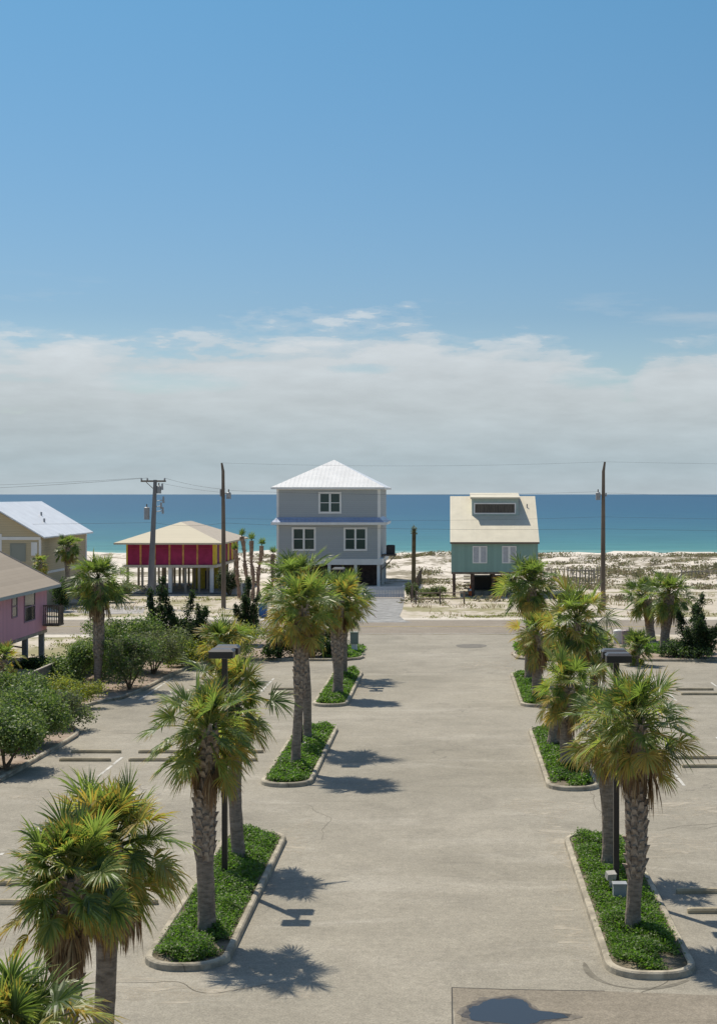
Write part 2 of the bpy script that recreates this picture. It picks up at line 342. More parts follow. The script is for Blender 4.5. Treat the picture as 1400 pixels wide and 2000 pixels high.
# ------------------------------------------------------------------ setting
def snoise(x, y):
    return (math.sin(x*.21+1.3)*math.cos(y*.33+.4)+.6*math.sin(x*.47+y*.29)+.5*math.sin(x*.13-y*.51+2)+.3*math.sin(x*1.1+y*.8))
def sstep(a, b, x):
    t = max(0, min(1, (x-a)/(b-a))); return t*t*(3-2*t)
def gz(x, y):
    z = 0
    y0 = 146 if x > 11 else 170
    amp = sstep(y0, y0+12, y)*(1-sstep(222, 236, y))
    z += amp*(.35+.32*snoise(x, y*1.2))
    z -= 1.5*sstep(228, 268, y) + max(0, y-268)*.09
    return z
xs = [-4000, -900, -400, -220] + list(np.arange(-130, 131, 2.5)) + [220, 400, 900, 4000]
ys = [-120, -20, 0, 60, 100, 120, 130, 138] + list(np.arange(142, 280, 2.0)) + [290, 330, 400]
mb = MB(); vs = [(float(x), float(y), gz(x, y)) for y in ys for x in xs]; nx = len(xs)
mb.add(vs, [(j*nx+i, j*nx+i+1, (j+1)*nx+i+1, (j+1)*nx+i) for j in range(len(ys)-1) for i in range(nx-1)])
tag(mb.build('ground', make_ground_mat(), smooth=True), kind='structure')
mb = MB(); sy = [262, 300, 400, 700, 1500, 4000, 12000, 45000]
mb.add([(x, y, -1.5) for y in sy for x in (-30000, -3000, 3000, 30000)], [(j*4+i, j*4+i+1, j*4+i+5, j*4+i+4) for j in range(len(sy)-1) for i in range(3)])
tag(mb.build('sea', make_sea()), kind='structure')
def sheet(name, pts, z, m, extra=None):
    mb = MB(); mb.add([(x, y, z) for x, y in pts], [tuple(range(len(pts)))])
    o = mb.build(name, m); tag(o, kind='structure'); return o
ASPH = make_asphalt('lot_asphalt', (.246, .222, .176), (.305, .275, .221), (.42, .385, .325))
ROAD = make_asphalt('road_asphalt', (.225, .19, .15), (.26, .225, .18), (.33, .29, .23), False)
PATCH = make_asphalt('patch_asphalt', (.18, .155, .12), (.25, .215, .165), (.37, .325, .26))
LB = [gp(0, 1530), gp(100, 1472), gp(152, 1441), gp(158, 1432), gp(148, 1424), gp(138, 1412), gp(140, 1400), gp(160, 1386), gp(182, 1377), gp(240, 1366), gp(290, 1346), gp(345, 1316), gp(395, 1297), gp(430, 1291)]
LB = [(-15.6, 38)] + LB
nose = [(-7.2, 82.9), (-5.9, 83.0), (-5.15, 83.6), (-4.9, 84.6), (-5.3, 86), (-6.2, 88.5), (-7.6, 92), (-9.5, 96)]
lot = [(-26, -10), (-26, 33), (-16.2, 33)] + LB + nose + [(-11, 98.6), (9, 98.6), (7.0, 95), (4.6, 90), (3.6, 86.5), (3.8, 84), (4.8, 82.9), (60, 82.0), (60, -10)]
sheet('parking_lot', lot, .006, ASPH)
sheet('road', [(-140, 98.8), (140, 98.8), (140, 110.2), (-140, 110.2)], .012, ROAD)
mb = MB()
for y in (104.42, 104.6): mb.box(-140, 140, y, y+.12, .014, .018)
tag(mb.build('road_centre_line', mat('faded_yellow_paint', (.40, .31, .13), .8, var=.2)), kind='structure')
mb = MB(); mb.box(-140, 140, 99.3, 99.42, .014, .018); mb.box(-140, 140, 109.5, 109.62, .014, .018)
tag(mb.build('road_edge_line', M['line']), kind='structure')
# sandy shoulders
for nm, a, b_ in (('near_shoulder', 96.6, 98.9), ('far_shoulder', 110.1, 112.2)):
    random.seed(4); p = [(-140, a)] + [(x, a+random.uniform(-.5, .4) if nm == 'near_shoulder' else a) for x in range(-138, -10, 3)] if nm == 'near_shoulder' else [(-140, a)]
    if nm == 'near_shoulder':
        p += [(-10.5, 98.7), (-140, 98.7)]
        sheet('shoulder', p, .008, M['sandbed'])
    else:
        p = [(-140, a), (140, a)] + [(x, b_+random.uniform(-.5, .9)) for x in range(138, -139, -3)] + [(-140, b_)]
        sheet('shoulder', p, .008, M['sandbed'])
# beds (mulch) with kerbs
def kerb(name, pts, closed, wd=.16, h=.15, z=0):
    n = len(pts); nrm = []
    for i in range(n):
        a = Vector(pts[i-1] if (closed or i) else pts[i]); b = Vector(pts[(i+1) % n] if (closed or i < n-1) else pts[i])
        d = (b-a).normalized(); nrm.append(Vector((-d.y, d.x)))
    prof = [(0, 0), (.015, h-.03), (.045, h), (wd-.02, h), (wd, h-.03), (wd, 0)]
    vs = []
    for p, q in zip(pts, nrm):
        for u, v in prof: vs.append((p[0]+q.x*u, p[1]+q.y*u, z+v))
    k = len(prof); fs = []
    for i in range(n if closed else n-1):
        j = (i+1) % n
        for e in range(k-1): fs.append((i*k+e, j*k+e, j*k+e+1, i*k+e+1))
    if not closed: fs += [tuple(range(k)), tuple((n-1)*k+e for e in range(k))[::-1]]
    mb = MB(); mb.add(vs, fs); o = mb.build(name, M['kerb']); tag(o, kind='structure'); return o
def smoothpoly(pts, closed=False, it=2):
    for _ in range(it):
        q = []; n = len(pts)
        for i in range(n if closed else n-1):
            a, b = pts[i], pts[(i+1) % n]
            q.append((a[0]*.75+b[0]*.25, a[1]*.75+b[1]*.25)); q.append((a[0]*.25+b[0]*.75, a[1]*.25+b[1]*.75))
        pts = q if closed else [pts[0]]+q+[pts[-1]]
    return pts
bedL = LB+nose
sheet('planting_bed', [(-18.9, 38)]+bedL+[(-13, 96.4), (-18.9, 96.4)], .10, M['mulch'])
kerb('kerb', smoothpoly(bedL), False)
bedR = [(7.0, 95), (4.6, 90), (3.6, 86.5), (3.8, 84), (4.8, 82.9), (20, 82.5), (60, 82.0)]
sheet('planting_bed', bedR+[(60, 93.5), (14, 94.5)], .10, M['mulch'])
kerb('kerb', smoothpoly(bedR), False)
sheet('driveway', [gp(700, 1168), gp(790, 1168), gp(786, 1190), gp(780, 1203), gp(790, 1212), gp(805, 1216), gp(700, 1216)], .016, M['gravel'])
sheet('driveway', [gp(120, 1186), gp(285, 1184), gp(280, 1198), gp(205, 1200), gp(130, 1196)], .016, mat('sandy_gravel', (.33, .31, .29), .95, var=.3, vscale=.7))
# asphalt repair with seam
sheet('asphalt_patch', [gp(882, 1930), gp(1000, 1934), gp(1180, 1937), (5.2, 27.6), (9, 28.2), (16, 27.8), (16, 20), (.3, 20)], .012, PATCH)
mb = MB()
pa = [gp(884, 2060), gp(882, 1930), gp(1000, 1934), gp(1180, 1937)]
for a, b in zip(pa[:-1], pa[1:]):
    d = (Vector(b)-Vector(a)).normalized(); q = Vector((-d.y, d.x))*.011
    mb.add([(a[0]-q.x, a[1]-q.y, .0165), (b[0]-q.x, b[1]-q.y, .0165), (b[0]+q.x, b[1]+q.y, .0165), (a[0]+q.x, a[1]+q.y, .0165)], [(0, 1, 2, 3)])
tag(mb.build('asphalt_seam', mat('tar_seam', (.05, .045, .04), .8)), kind='structure')
pud = [(910,1978),(918,1968),(936,1962),(950,1955),(972,1952),(1000,1950),(1020,1955),(1032,1962),(1040,1975),(1062,1977),(1095,1981),(1112,1985),(1100,1992),(1060,1994),(1048,2002),(1010,2004),(965,2001),(930,1997),(914,1990)]
def smp(px): return smoothpoly([gp(*p) for p in px], True, 2)
cx, cy = gp(1000, 1978)
def ragged(pts, sc_, amp, seed):
    rng = random.Random(seed); out = []
    for i, (x, y) in enumerate(pts):
        f = sc_+amp*(math.sin(i*.55+seed)*.5+math.sin(i*1.37+seed*2)*.4+rng.uniform(-.5, .5)); out.append(((x-cx)*f+cx, (y-cy)*f+cy))
    return smoothpoly(out, True, 1)
base = smp(pud)
sheet('wet_asphalt', ragged(base, 1.2, .10, 3), .0165, mat('damp_asphalt', (.135, .115, .09), .65, var=.3, vscale=5))
sheet('wet_asphalt', ragged(base, 1.07, .07, 5), .0185, mat('wet_asphalt', (.075, .06, .045), .4, var=.35, vscale=9))
sheet('puddle', ragged(base, .97, .07, 8), .021, M['water_puddle'])
def ribbon(mb, pts, wfun, z):
    n = len(pts); vs = []
    for i, p in enumerate(pts):
        a = Vector(pts[max(0, i-1)]); b = Vector(pts[min(n-1, i+1)]); d = (b-a).normalized(); q = Vector((-d.y, d.x))*wfun(i/(n-1))
        vs += [(p[0]-q.x, p[1]-q.y, z), (p[0]+q.x, p[1]+q.y, z)]
    mb.add(vs, [(2*i, 2*i+1, 2*i+3, 2*i+2) for i in range(n-1)])
random.seed(12); mb = MB()
for (px, py, ang, ln, wd) in ((1180, 1600, 100, 5, .008), (1240, 1625, 20, 4, .008), (540, 1396, 5, 2.2, .02), (300, 1434, 178, 1.8, .02), (620, 1650, 80, 6, .006), (250, 1640, 170, 4, .008), (900, 1330, 4, 9, .02), (1180, 1960, 60, 3, .008), (560, 1920, 176, 4, .012), (1330, 1620, 15, 4, .008)):
    x, y = gp(px, py); a = R(ang); P = [(x, y)]; k = int(ln/.12); wd *= .6; ln *= .7
    for i in range(k):
        a += random.uniform(-.35, .35); a += (R(ang)-a)*.12; x += .12*math.cos(a); y += .12*math.sin(a); P.append((x, y))
    ribbon(mb, P, lambda t: wd*(.35+1.2*math.sin(math.pi*t)), .0105)
tag(mb.build('asphalt_crack', mat('crack_tar', (.12, .105, .08), .95)), kind='structure')
mb = MB()
P = [gp(1140, 1880), gp(1146, 1898), gp(1165, 1914), gp(1200, 1927), gp(1250, 1933), gp(1300, 1929), gp(1345, 1915)]
P = smoothpoly(P, False, 3); ribbon(mb, P, lambda t: (.06+.04*math.sin(t*9))*math.sin(math.pi*t)**.7+.003, .0105)
P = smoothpoly([(x, y-.35) for x, y in [gp(1180, 1925), gp(1230, 1950), gp(1270, 1962), gp(1310, 1985)]], False, 2); ribbon(mb, P, lambda t: .04*math.sin(math.pi*t)+.003, .0105)
tag(mb.build('tyre_scuff', mat('scuffed_asphalt', (.13, .115, .09), .9, col2=(.20, .18, .14), vscale=6)), kind='structure')
def drift(px, py, w_, h_, seed, m_):
    rng = random.Random(seed); x, y = gp(px, py); return [(x+w_*math.cos(a)*(1+.35*math.sin(a*3+seed)+.15*math.sin(a*7+seed*2)+rng.uniform(-.12, .12)), y+h_*math.sin(a)*(1+.3*math.sin(a*4+seed)+rng.uniform(-.15, .15))) for a in [2*math.pi*k/40 for k in range(40)]]
def _driftmat():
    m = mat('blown_sand_film', (.44, .39, .31), .95, var=.1); nt = m.node_tree; g = nt.nodes.new('ShaderNodeNewGeometry'); sp = sepx(nt, g.outputs['Position'])
    nn = noise(nt, comb(nt, mth(nt, 'MULTIPLY', sp[0], .6), mth(nt, 'MULTIPLY', sp[1], 1.4), 0), 1.6, 7, .7, .8)
    a = ramp(nt, nn, [(.46, 0), (.62, .75)]); nt.links.new(a, nt.nodes['Principled BSDF'].inputs['Alpha']); return m
DM = _driftmat()
for k, (px, py, a, b_) in enumerate(((1060, 1580, 1.1, 1.3), (1090, 1640, .5, 2.4), (1290, 1650, 2.2, 1.2), (1340, 1580, 1.8, 1.2), (570, 1640, .5, 2.2), (700, 1345, 1.4, 2.5), (560, 1290, 2.5, 1.2), (1250, 1990, 2.2, 1.2), (240, 1930, 1.5, .8), (400, 1940, 2.2, .5), (1110, 1800, .3, 3.2), (960, 1300, 1.5, 2.5), (130, 1560, 1.5, 1.5))):
    sheet('sand_film', smoothpoly(drift(px, py, a, b_, k, 0), True, 1), .0085+.0001*k, DM)
# islands
def rounded(x0, x1, y0, y1, r, n=7):
    P = []
    for cx, cy, a0 in ((x1-r, y0+r, -90), (x1-r, y1-r, 0), (x0+r, y1-r, 90), (x0+r, y0+r, 180)):
        for k in range(n+1):
            a = R(a0+90*k/n); P.append((cx+r*math.cos(a), cy+r*math.sin(a)))
    return P
def quads(P, Nn, size, rng, aspect=.55, up=None):
    """leaf-shaped quads at points P facing roughly Nn"""
    n = len(P); a = rng.normal(size=(n, 3)); a -= (a*Nn).sum(1)[:, None]*Nn; a /= np.linalg.norm(a, axis=1)[:, None]+1e-9
    b = np.cross(Nn, a); sz = (size*rng.uniform(.65, 1.35, n))[:, None]
    V = np.stack([P-a*sz*.5, P+b*sz*.5*aspect, P+a*sz*.5, P-b*sz*.5*aspect], 1).reshape(-1, 3)
    Fq = np.arange(n*4).reshape(-1, 4); return V, Fq
def unit(a): return a/(np.linalg.norm(a, axis=1)[:, None]+1e-9)
def ground_cover(name, x0, x1, y0, y1, seed, n, label, holes=(), hgt=.24, size=.1):
    rng = np.random.default_rng(seed)
    c = rng.uniform((x0, y0), (x1, y1), (n, 2))
    cz = hgt*(.45+.35*np.sin(c[:, 0]*3.1+seed)*np.sin(c[:, 1]*2.3)+.3*np.sin(c[:, 0]*6+c[:, 1]*4.1+seed))
    cx_, cy_ = (x0+x1)/2, (y0+y1)/2
    e = np.minimum(np.minimum(c[:, 0]-x0, x1-c[:, 0]), np.minimum(c[:, 1]-y0, y1-c[:, 1]))
    cz = cz*np.clip(e/.25, .3, 1)
    keep = np.ones(n, bool); r = .7
    for sx in (x0, x1):
        for sy in (y0, y1):
            ddx = np.clip(r-np.abs(c[:, 0]-sx), 0, r); ddy = np.clip(r-np.abs(c[:, 1]-sy), 0, r); keep &= (ddx**2+ddy**2) < r*r
    for hx, hy, hr in holes:
        keep &= ((c[:, 0]-hx)/hr)**2+((c[:, 1]-hy)/(hr*1.3))**2 > 1+.5*np.sin(c[:, 0]*9)
    keep &= (np.sin(c[:, 0]*2.7+seed*1.3)+np.sin(c[:, 1]*1.9+seed)+rng.normal(0, .2, n)) > -1.88
    c = c[keep]; cz = cz[keep]; k = 8
    P = np.repeat(np.column_stack([c, cz+.12]), k, 0)+rng.normal(0, 1, (len(c)*k, 3))*(.07, .07, .04)
    Nn = unit(rng.normal(0, .55, P.shape)+(0, 0, .8))
    V, Fq = quads(P, Nn, size, rng, .7)
    V[:, 2] = np.maximum(V[:, 2], .11)
    mb = MB(); mb.arrays(V, Fq, (rng.random(len(Fq)) < .4).astype(int))
    o = mb.build(name, [M['cover_a'], M['cover_b']]); tag(o, label, kind='stuff'); return o
isl = [(-6.2, -4.45, 29.0, 40.6, 'first', 'left'), (-6.2, -4.47, 47.2, 59.3, 'second', 'left'), (-6.18, -4.55, 65.0, 77.6, 'third', 'left'),
       (3.1, 4.92, 28.5, 40.4, 'first', 'right'), (3.12, 4.85, 46.6, 58.9, 'second', 'right'), (3.15, 4.85, 64.9, 77.0, 'third', 'right')]
holes = [((-5.6, 32.8, .45), (-4.9, 30.3, .3)), (), (), ((4.5, 29.3, .4), (4.0, 38.6, .35)), ((3.7, 47.4, .35),), ()]
for i, (x0, x1, y0, y1, a, b) in enumerate(isl):
    P = rounded(x0, x1, y0, y1, .78); kerb('kerb', P, True)
    sheet('planting_bed', rounded(x0+.12, x1-.12, y0+.12, y1-.12, .68), .11, M['soil'])
    ground_cover('ground_cover', x0+.27, x1-.27, y0+.27, y1-.27, i+3, 7600 if i in (0, 3) else 4600, f'low green ground cover in the {a} kerbed island of the {b} row', holes[i], size=.056 if i in (0, 3) else .08)
ground_cover('lawn_grass', -7.2, -5.2, 83.6, 90, 21, 700, 'bright green grass around the utility box at the bed end', hgt=.12, size=.14)
ground_cover('lawn_grass', 4.0, 7.5, 84.5, 92, 22, 1100, 'bright green grass at the corner of the right bed', hgt=.12, size=.14)
ground_cover('lawn_grass', 11.5, 14.5, 86, 91, 23, 700, 'bright green grass between the dark palms and the juniper', hgt=.15, size=.14)
# parking stripes
mb = MB()
for xs_, rows in (((-9.05, -11.8, -14.3), ((30.6, 38.6), (49.0, 57.2), (67.3, 75.2))), ((7.62, 10.4, 13.15, 15.9), ((30.2, 38.4), (47.5, 57.0), (67.0, 75)))):
    for x in xs_:
        for (a, b) in rows:
            y = a; random.seed(int(x*10+a))
            while y < b:
                d = random.uniform(1.4, 2.6)
                if random.random() < .8 and not (x < -14 and y < 60): mb.add([(x-.05, y, .011), (x+.05, y, .011), (x+.05, min(b, y+d-.2), .011), (x-.05, min(b, y+d-.2), .011)], [(0, 1, 2, 3)])
                y += d
tag(mb.build('parking_stripes', M['line']), kind='structure')
# ------------------------------------------------------------------ wheel stops
def stop_mesh():
    mb = MB(); L_ = .91
    pr = [(-.075, 0), (-.075, .07), (-.045, .115), (.045, .115), (.075, .07), (.075, 0)]
    vs = []
    for x, k in ((-L_, .85), (-L_+.05, 1), (L_-.05, 1), (L_, .85)):
        vs += [(x, u*k, v*k) for u, v in pr]
    fs = []
    for i in range(3):
        for e in range(5): fs.append((i*6+e, i*6+e+1, (i+1)*6+e+1, (i+1)*6+e))
        fs.append((i*6+5, i*6, (i+1)*6, (i+1)*6+5))
    fs += [tuple(range(6))[::-1], tuple(18+e for e in range(6))]
    mb.add(vs, fs); return mb
st0 = stop_mesh().build('wheel_stop', M['stop']); tag(st0, 'x', 'wheel stop', 'concrete wheel stops in the parking bays')
first = True
rowy = {'left': (34.6, 52.7, 69.9), 'right': (33.9, 51.5, 69.8)}
bx = {'left': (-7.7, -10.45, -13.0), 'right': (6.25, 9.0, 11.85, 14.5)}
bay = ['bay beside the palm island', 'second bay from the island', 'third bay from the island', 'fourth bay from the island']
rown = ['nearest', 'middle', 'farthest']
for sd_, ry in rowy.items():
    for ri, yc in enumerate(ry):
        for bi, x in enumerate(bx[sd_]):
            for fi, dy in ((0, .82), (1, -.82)):
                px = VX+(x)*F/(yc+dy)
                if px-60 > 1400 or px+60 < 0: continue
                if sd_ == 'left' and ri == 2 and bi > 1: continue
                lab = f"{'rear' if fi == 0 else 'front'} wheel stop, {sd_} lot, {rown[ri]} row, {bay[bi]}"
                o = st0 if first else st0.copy()
                if not first: C.objects.link(o)
                first = False; random.seed(bi*7+ri)
                o.location = (x+random.uniform(-.06, .06), yc+dy, .006); o.rotation_euler = (0, 0, random.uniform(-.015, .015)); o['label'] = lab
# ------------------------------------------------------------------ palms
class Rng:
    pass
def frond(mb, rng, base, phi, theta, pet, blade, m, w, droop, mats, dead=False, roll=None):
    a = Vector((math.cos(phi)*math.cos(theta), math.sin(phi)*math.cos(theta), math.sin(theta)))
    p = Vector(base); side0 = Vector((-math.sin(phi), math.cos(phi), 0)); pts = [p.copy()]
    for k in range(3):
        p = p+a*(pet/3); pts.append(p.copy()); a = (a+Vector((0, 0, -droop*.22*(1.3 if dead else 1)))).normalized()
    pm = mats[0]
    mb.tube(pts, [.02, .016, .013, .01], 4, pm, False)
    s = side0; bend = rng.uniform(.0, .5)*(1 if not dead else .2)
    a = (a+Vector((rng.uniform(-.15, .15), rng.uniform(-.15, .15), -bend))).normalized()
    rr = rng.uniform(-.5, .5) if roll is None else roll
    n = a.cross(s).normalized()
    if n.z < 0 and not dead: n = -n
    s2 = (s*math.cos(rr)+n*math.sin(rr)).normalized(); n2 = s2.cross(a).normalized()
    if n2.z < 0: n2 = -n2
    span = 1.95 if not dead else .75
    for i in range(m):
        t = -1+2*(i+.5)/m; al = t*span+rng.uniform(-.04, .04)
        org = p+a*(blade*.22*(1-abs(t)))
        d = (a*math.cos(al)+s2*math.sin(al)+n2*(.42 if not dead else rng.uniform(-.3, .3))).normalized()
        ln = blade*(1-.34*abs(t)**1.5)*rng.uniform(.78, 1.12)
        wd = d.cross(n2).normalized()
        tw = rng.uniform(-.7, .7); nn_ = d.cross(wd); wd = wd*math.cos(tw)+nn_*math.sin(tw)
        q = org; P = []
        ds = droop*rng.uniform(.5, 1.6)
        for fr, ww in ((.0, .35), (.38, 1), (.34, .75), (.28, .04)):
            q = q+d*(ln*fr); P.append(q-wd*(w*.5*ww)); P.append(q+wd*(w*.5*ww))
            d = (d+Vector((0, 0, -ds*(.16 if fr < .3 else .42)))).normalized()
        mi = mats[1] if rng.random() < .62 else mats[2]
        b = len(mb.v); mb.v += [tuple(x) for x in P]
        mb.f += [(b, b+1, b+3, b+2), (b+2, b+3, b+5, b+4)]; mb.m += [mi, mi]
        tipm = mats[3]; mb.f.append((b+4, b+5, b+7, b+6)); mb.m.append(tipm if rng.random() < .45 else mi)
def palm(label, px, py, ctop, rad, seed, nf=44, dead=6, yellow=.2, r0=.17, r1=.2, boots=.5, m=30, group=None, Y=None, lw=.034, tone=0, low=-45, up=82, hang=1.0):
    """px,py ground point in the photo (or px with Y); ctop (px,py) of the growing point"""
    if Y is None: X, Y = gp(px, py, .24 if group == GL else .1)
    else: X = at(px, Y)
    rng = random.Random(seed)
    tx = at(ctop[0], Y)-X; H = zat(ctop[1], Y); ty = rng.uniform(-.2, .2)
    e = empty('palm_tree', label, 'palm tree', (X, Y, .02), group)
    nf = int(nf*1.08); rad *= .98; dead = int(dead*1.5); m = int(m*1.2); lw *= .74
    # trunk
    mb = MB(); n = 14; K = 26; vs = []
    def axis(t): return (tx*t*t*.6+tx*t*.4+.05*math.sin(t*5+seed)*(t*(1-t)*4), ty*t, H*t)
    def rad_(t): return r0*1.18-(r0*.18)*min(1, t*8)+(r1-r0)*sstep(1-boots-.05, 1-boots+.15, t)-.25*r1*sstep(.93, 1.0, t)
    for k in range(K+1):
        t = k/K; c = axis(t); rr = rad_(t)
        for j in range(n):
            a = 2*math.pi*j/n; q = rr*(1+rng.uniform(-.05, .05)); vs.append((c[0]+q*math.cos(a), c[1]+q*math.sin(a), c[2]))
    fs = [(k*n+j, k*n+(j+1) % n, (k+1)*n+(j+1) % n, (k+1)*n+j) for k in range(K) for j in range(n)]
    fs.append(tuple(K*n+j for j in range(n))); mb.add(vs, fs, 0)
    # leaf-base boots in a criss-cross lattice
    zz = H*(1-boots); i = 0
    while zz < H*1.0:
        t = zz/H; c = axis(t); rr = rad_(t)
        for j in range(5):
            a = 2*math.pi*(j/5)+i*.63+rng.uniform(-.08, .08)
            d = Vector((math.cos(a), math.sin(a), 0)); s_ = Vector((-d.y, d.x, 0)); hh = rng.uniform(.12, .2)*(.7 if rad < 1 else 1)
            b0 = Vector(c)+d*(rr*.92); ot = rng.uniform(.03, .085)*(1.4 if rng.random() < .15 else 1); ww = rr*.42
            P = [b0-s_*ww-Vector((0, 0, hh*.3)), b0+s_*ww-Vector((0, 0, hh*.3)), b0+s_*ww*.45+d*ot+Vector((0, 0, hh)), b0-s_*ww*.45+d*ot+Vector((0, 0, hh)),
                 b0-s_*ww*.4+d*(-.01)+Vector((0, 0, hh*.9)), b0+s_*ww*.4+d*(-.01)+Vector((0, 0, hh*.9)), b0+d*(.03)-Vector((0, 0, hh*.35))]
            mb.add(P, [(0, 1, 2, 3), (3, 2, 5, 4), (0, 3, 4), (1, 5, 2), (0, 6, 1)], 1)
        zz += .105; i += 1
    mb.build('trunk', [M['bark'], M['boot']], e)
    top = Vector(axis(1.0))
    # crown
    mb = MB(); G = 2.39996
    for i in range(nf):
        t = (i+.5)/nf; th = R(up-(up-low)*t**1.2)+rng.uniform(-.13, .13); ph = i*G+rng.uniform(-.25, .25)
        sz = rad*rng.uniform(.74, 1.1)*(.8 if t < .12 else 1)
        if t > 1-yellow*1.2 and rng.random() < .7: mt = [2, 2, 1, 4]
        elif t > .5 and rng.random() < .3: mt = [1, 1, 0, 2]
        else: mt = [1, 0, 1 if rng.random() < .5 else 3, 2] if tone == 0 else [3, 3, 0, 1]
        if tone == 2 and rng.random() < .45: mt = [1, 1, 2, 2]
        b = top+Vector((0, 0, .12-.35*t)); 
        frond(mb, rng, b, ph, th, sz*rng.uniform(.42, .68)*(.6+.5*min(1, t*3)), sz*rng.uniform(.42, .53), m, lw*rng.uniform(.9, 1.25), hang*(.35+.8*t)*rng.uniform(.6, 1.5), mt, roll=rng.uniform(-.9, .9))
    for i in range(int(nf*.42)):
        t = (i+.5)/(nf*.42); th = R(70-105*t)+rng.uniform(-.2, .2); sz = rad*rng.uniform(.5, .72)
        frond(mb, rng, top+Vector((0, 0, .08-.5*t)), i*G*1.3+1, th, sz*.5, sz*.62, max(12, int(m*.75)), lw, .6+t, [3, 0, 1 if rng.random() < .6 else 2, 2], roll=rng.uniform(-.9, .9))
    mb.build('crown', [M['leaf_a'], M['leaf_b'], M['leaf_c'], M['leaf_d'], M['leaf_dead']], e)
    if dead:
        mb = MB()
        for i in range(dead):
            ph = i*G*1.7+rng.uniform(-.3, .3)+seed; th = R(rng.uniform(-62, -20)); sz = rad*rng.uniform(.6, 1.0)
            b = top+Vector((0, 0, rng.uniform(-.55, -.2)))
            frond(mb, rng, b, ph, th, sz*.42, sz*.6, int(m*.8), lw*1.15, 2.6, [1, 0, 1, 0], True)
        for i, (ph, dz, sc2) in enumerate({31: ((.1, .75, 1.0), (-.5, .45, 1.05), (.5, .35, .9)), 32: ((3.3, .2, 1.0), (-1.8, .3, .9)), 12: ((-.6, .3, 1.1), (.2, .4, 1.1), (-1.3, .35, 1.1), (-2.2, .3, 1.0)), 11: ((-1.9, .3, 1.0), (-2.6, .35, 1.1), (-1.2, .4, 1.0)), 21: ((-.7, .35, .9),), 35: ((3.4, .3, 1.2), (-2.2, .2, 1.0))}.get(seed, ())):
            frond(mb, rng, top+Vector((.12*math.cos(ph), .12*math.sin(ph), -dz)), ph, R(-45), rad*.3, rad*.62*sc2, int(m*.8), lw*1.4, 3.2, [1, 0, 1, 0], True)
        mb.build('dead_fronds', [M['leaf_dead'], M['leaf_tan']], e)
    return e
GL = 'cabbage palms along the entrance drive'
# near left cluster
palm('large green palm filling the left foreground, brown boots under its crown', 113, None, (138, 1715), 1.0, 11, 58, 16, .16, .155, .19, .42, 34, GL, Y=19.5, low=-35)
palm('palm at the left behind the biggest crown, with a thick hanging skirt of dry fronds', 190, None, (222, 1650), 1.22, 12, 54, 26, .18, .155, .16, .22, 32, GL, Y=21.8, low=-50, tone=2, up=78)
palm('palm whose crown alone rises into the bottom left corner of the view', 20, None, (28, 2035), 1.05, 13, 46, 4, .25, .16, .18, .4, 34, GL, Y=16.6, tone=2)
# left row
palm('front palm of the first left island, shaggy lattice of leaf boots up its trunk', 403, 1808, (408, 1425), 1.3, 21, 52, 9, .24, .185, .225, .62, 32, GL, low=-52)
palm('rear smooth-trunked palm of the first left island, just behind the lamp post', 466, 1672, (450, 1365), 1.38, 22, 52, 12, .28, .17, .18, .12, 28, GL, low=-60, tone=2, lw=.04)
palm('low palm with a yellow-green crown behind the nearest left lamp head', 440, 1320, (437, 1262), 1.75, 23, 44, 5, .3, .2, .24, .5, 22, GL, low=-40, tone=2, lw=.07)
palm('tall front palm of the second left island with a pale diamond-patterned trunk', 578, 1492, (592, 1190), 1.48, 24, 52, 10, .3, .16, .23, .55, 26, GL, low=-60, lw=.045)
palm('tall rear palm of the second left island, topmost crown of its pair', 601, 1441, (582, 1140), 1.6, 25, 48, 6, .25, .16, .2, .3, 24, GL, low=-50, lw=.05, tone=1)
palm('front palm of the third left island with a reddish-orange boot below its crown', 659, 1352, (660, 1172), 1.5, 26, 48, 7, .3, .24, .27, .65, 22, GL, low=-58, lw=.06, tone=2)
palm('rear palm of the third left island with a darker crown', 669, 1316, (676, 1168), 1.65, 27, 42, 3, .2, .22, .24, .5, 20, GL, low=-50, lw=.06, tone=1)
# right row
palm('front palm of the first right island, trunk bristling with leaf boots', 1235, 1806, (1240, 1412), 1.4, 31, 52, 8, .25, .16, .22, .72, 32, GL, low=-48)
palm('rear palm of the first right island, smooth trunk and orange-yellow lower fronds', 1188, 1684, (1180, 1415), 1.2, 32, 40, 6, .5, .19, .19, .05, 28, GL, low=-60, tone=2, lw=.04)
palm('front palm of the second right island with a green spiky mid-height crown', 1105, 1494, (1108, 1340), 1.42, 33, 46, 6, .3, .23, .24, .45, 26, GL, low=-58, tone=0, lw=.045)
palm('rear palm of the second right island with the broad yellow-green crown', 1079, 1452, (1126, 1215), 1.68, 34, 50, 6, .32, .22, .2, .3, 24, GL, low=-52, tone=2, lw=.05)
palm('front palm of the third right island with ragged yellow and brown fronds', 1049, 1360, (1050, 1240), 1.45, 35, 40, 14, .5, .22, .24, .5, 22, GL, low=-60, tone=2, lw=.055)
palm('rear palm of the third right island, dark crown before the teal house', 1033, 1325, (1034, 1140), 1.8, 36, 52, 8, .12, .22, .32, .35, 22, GL, low=-50, tone=1, lw=.055)
GB = 'palms beyond the parking lot'
palm('left trunk of the two dark palms in the right bed', 1272, 1252, (1258, 1165), 1.68, 41, 44, 4, .08, .28, .3, .6, 20, GB, low=-55, tone=1, lw=.065)
palm('right trunk of the two dark palms in the right bed', 1297, 1270, (1306, 1162), 1.72, 42, 46, 6, .08, .28, .32, .6, 20, GB, low=-60, tone=1, lw=.065)
palm('dark palm with a shaggy trunk standing in the left hedge bed', 192, 1350, (194, 1135), 1.72, 43, 46, 8, .1, .19, .24, .7, 22, GB, low=-62, tone=1, lw=.055)
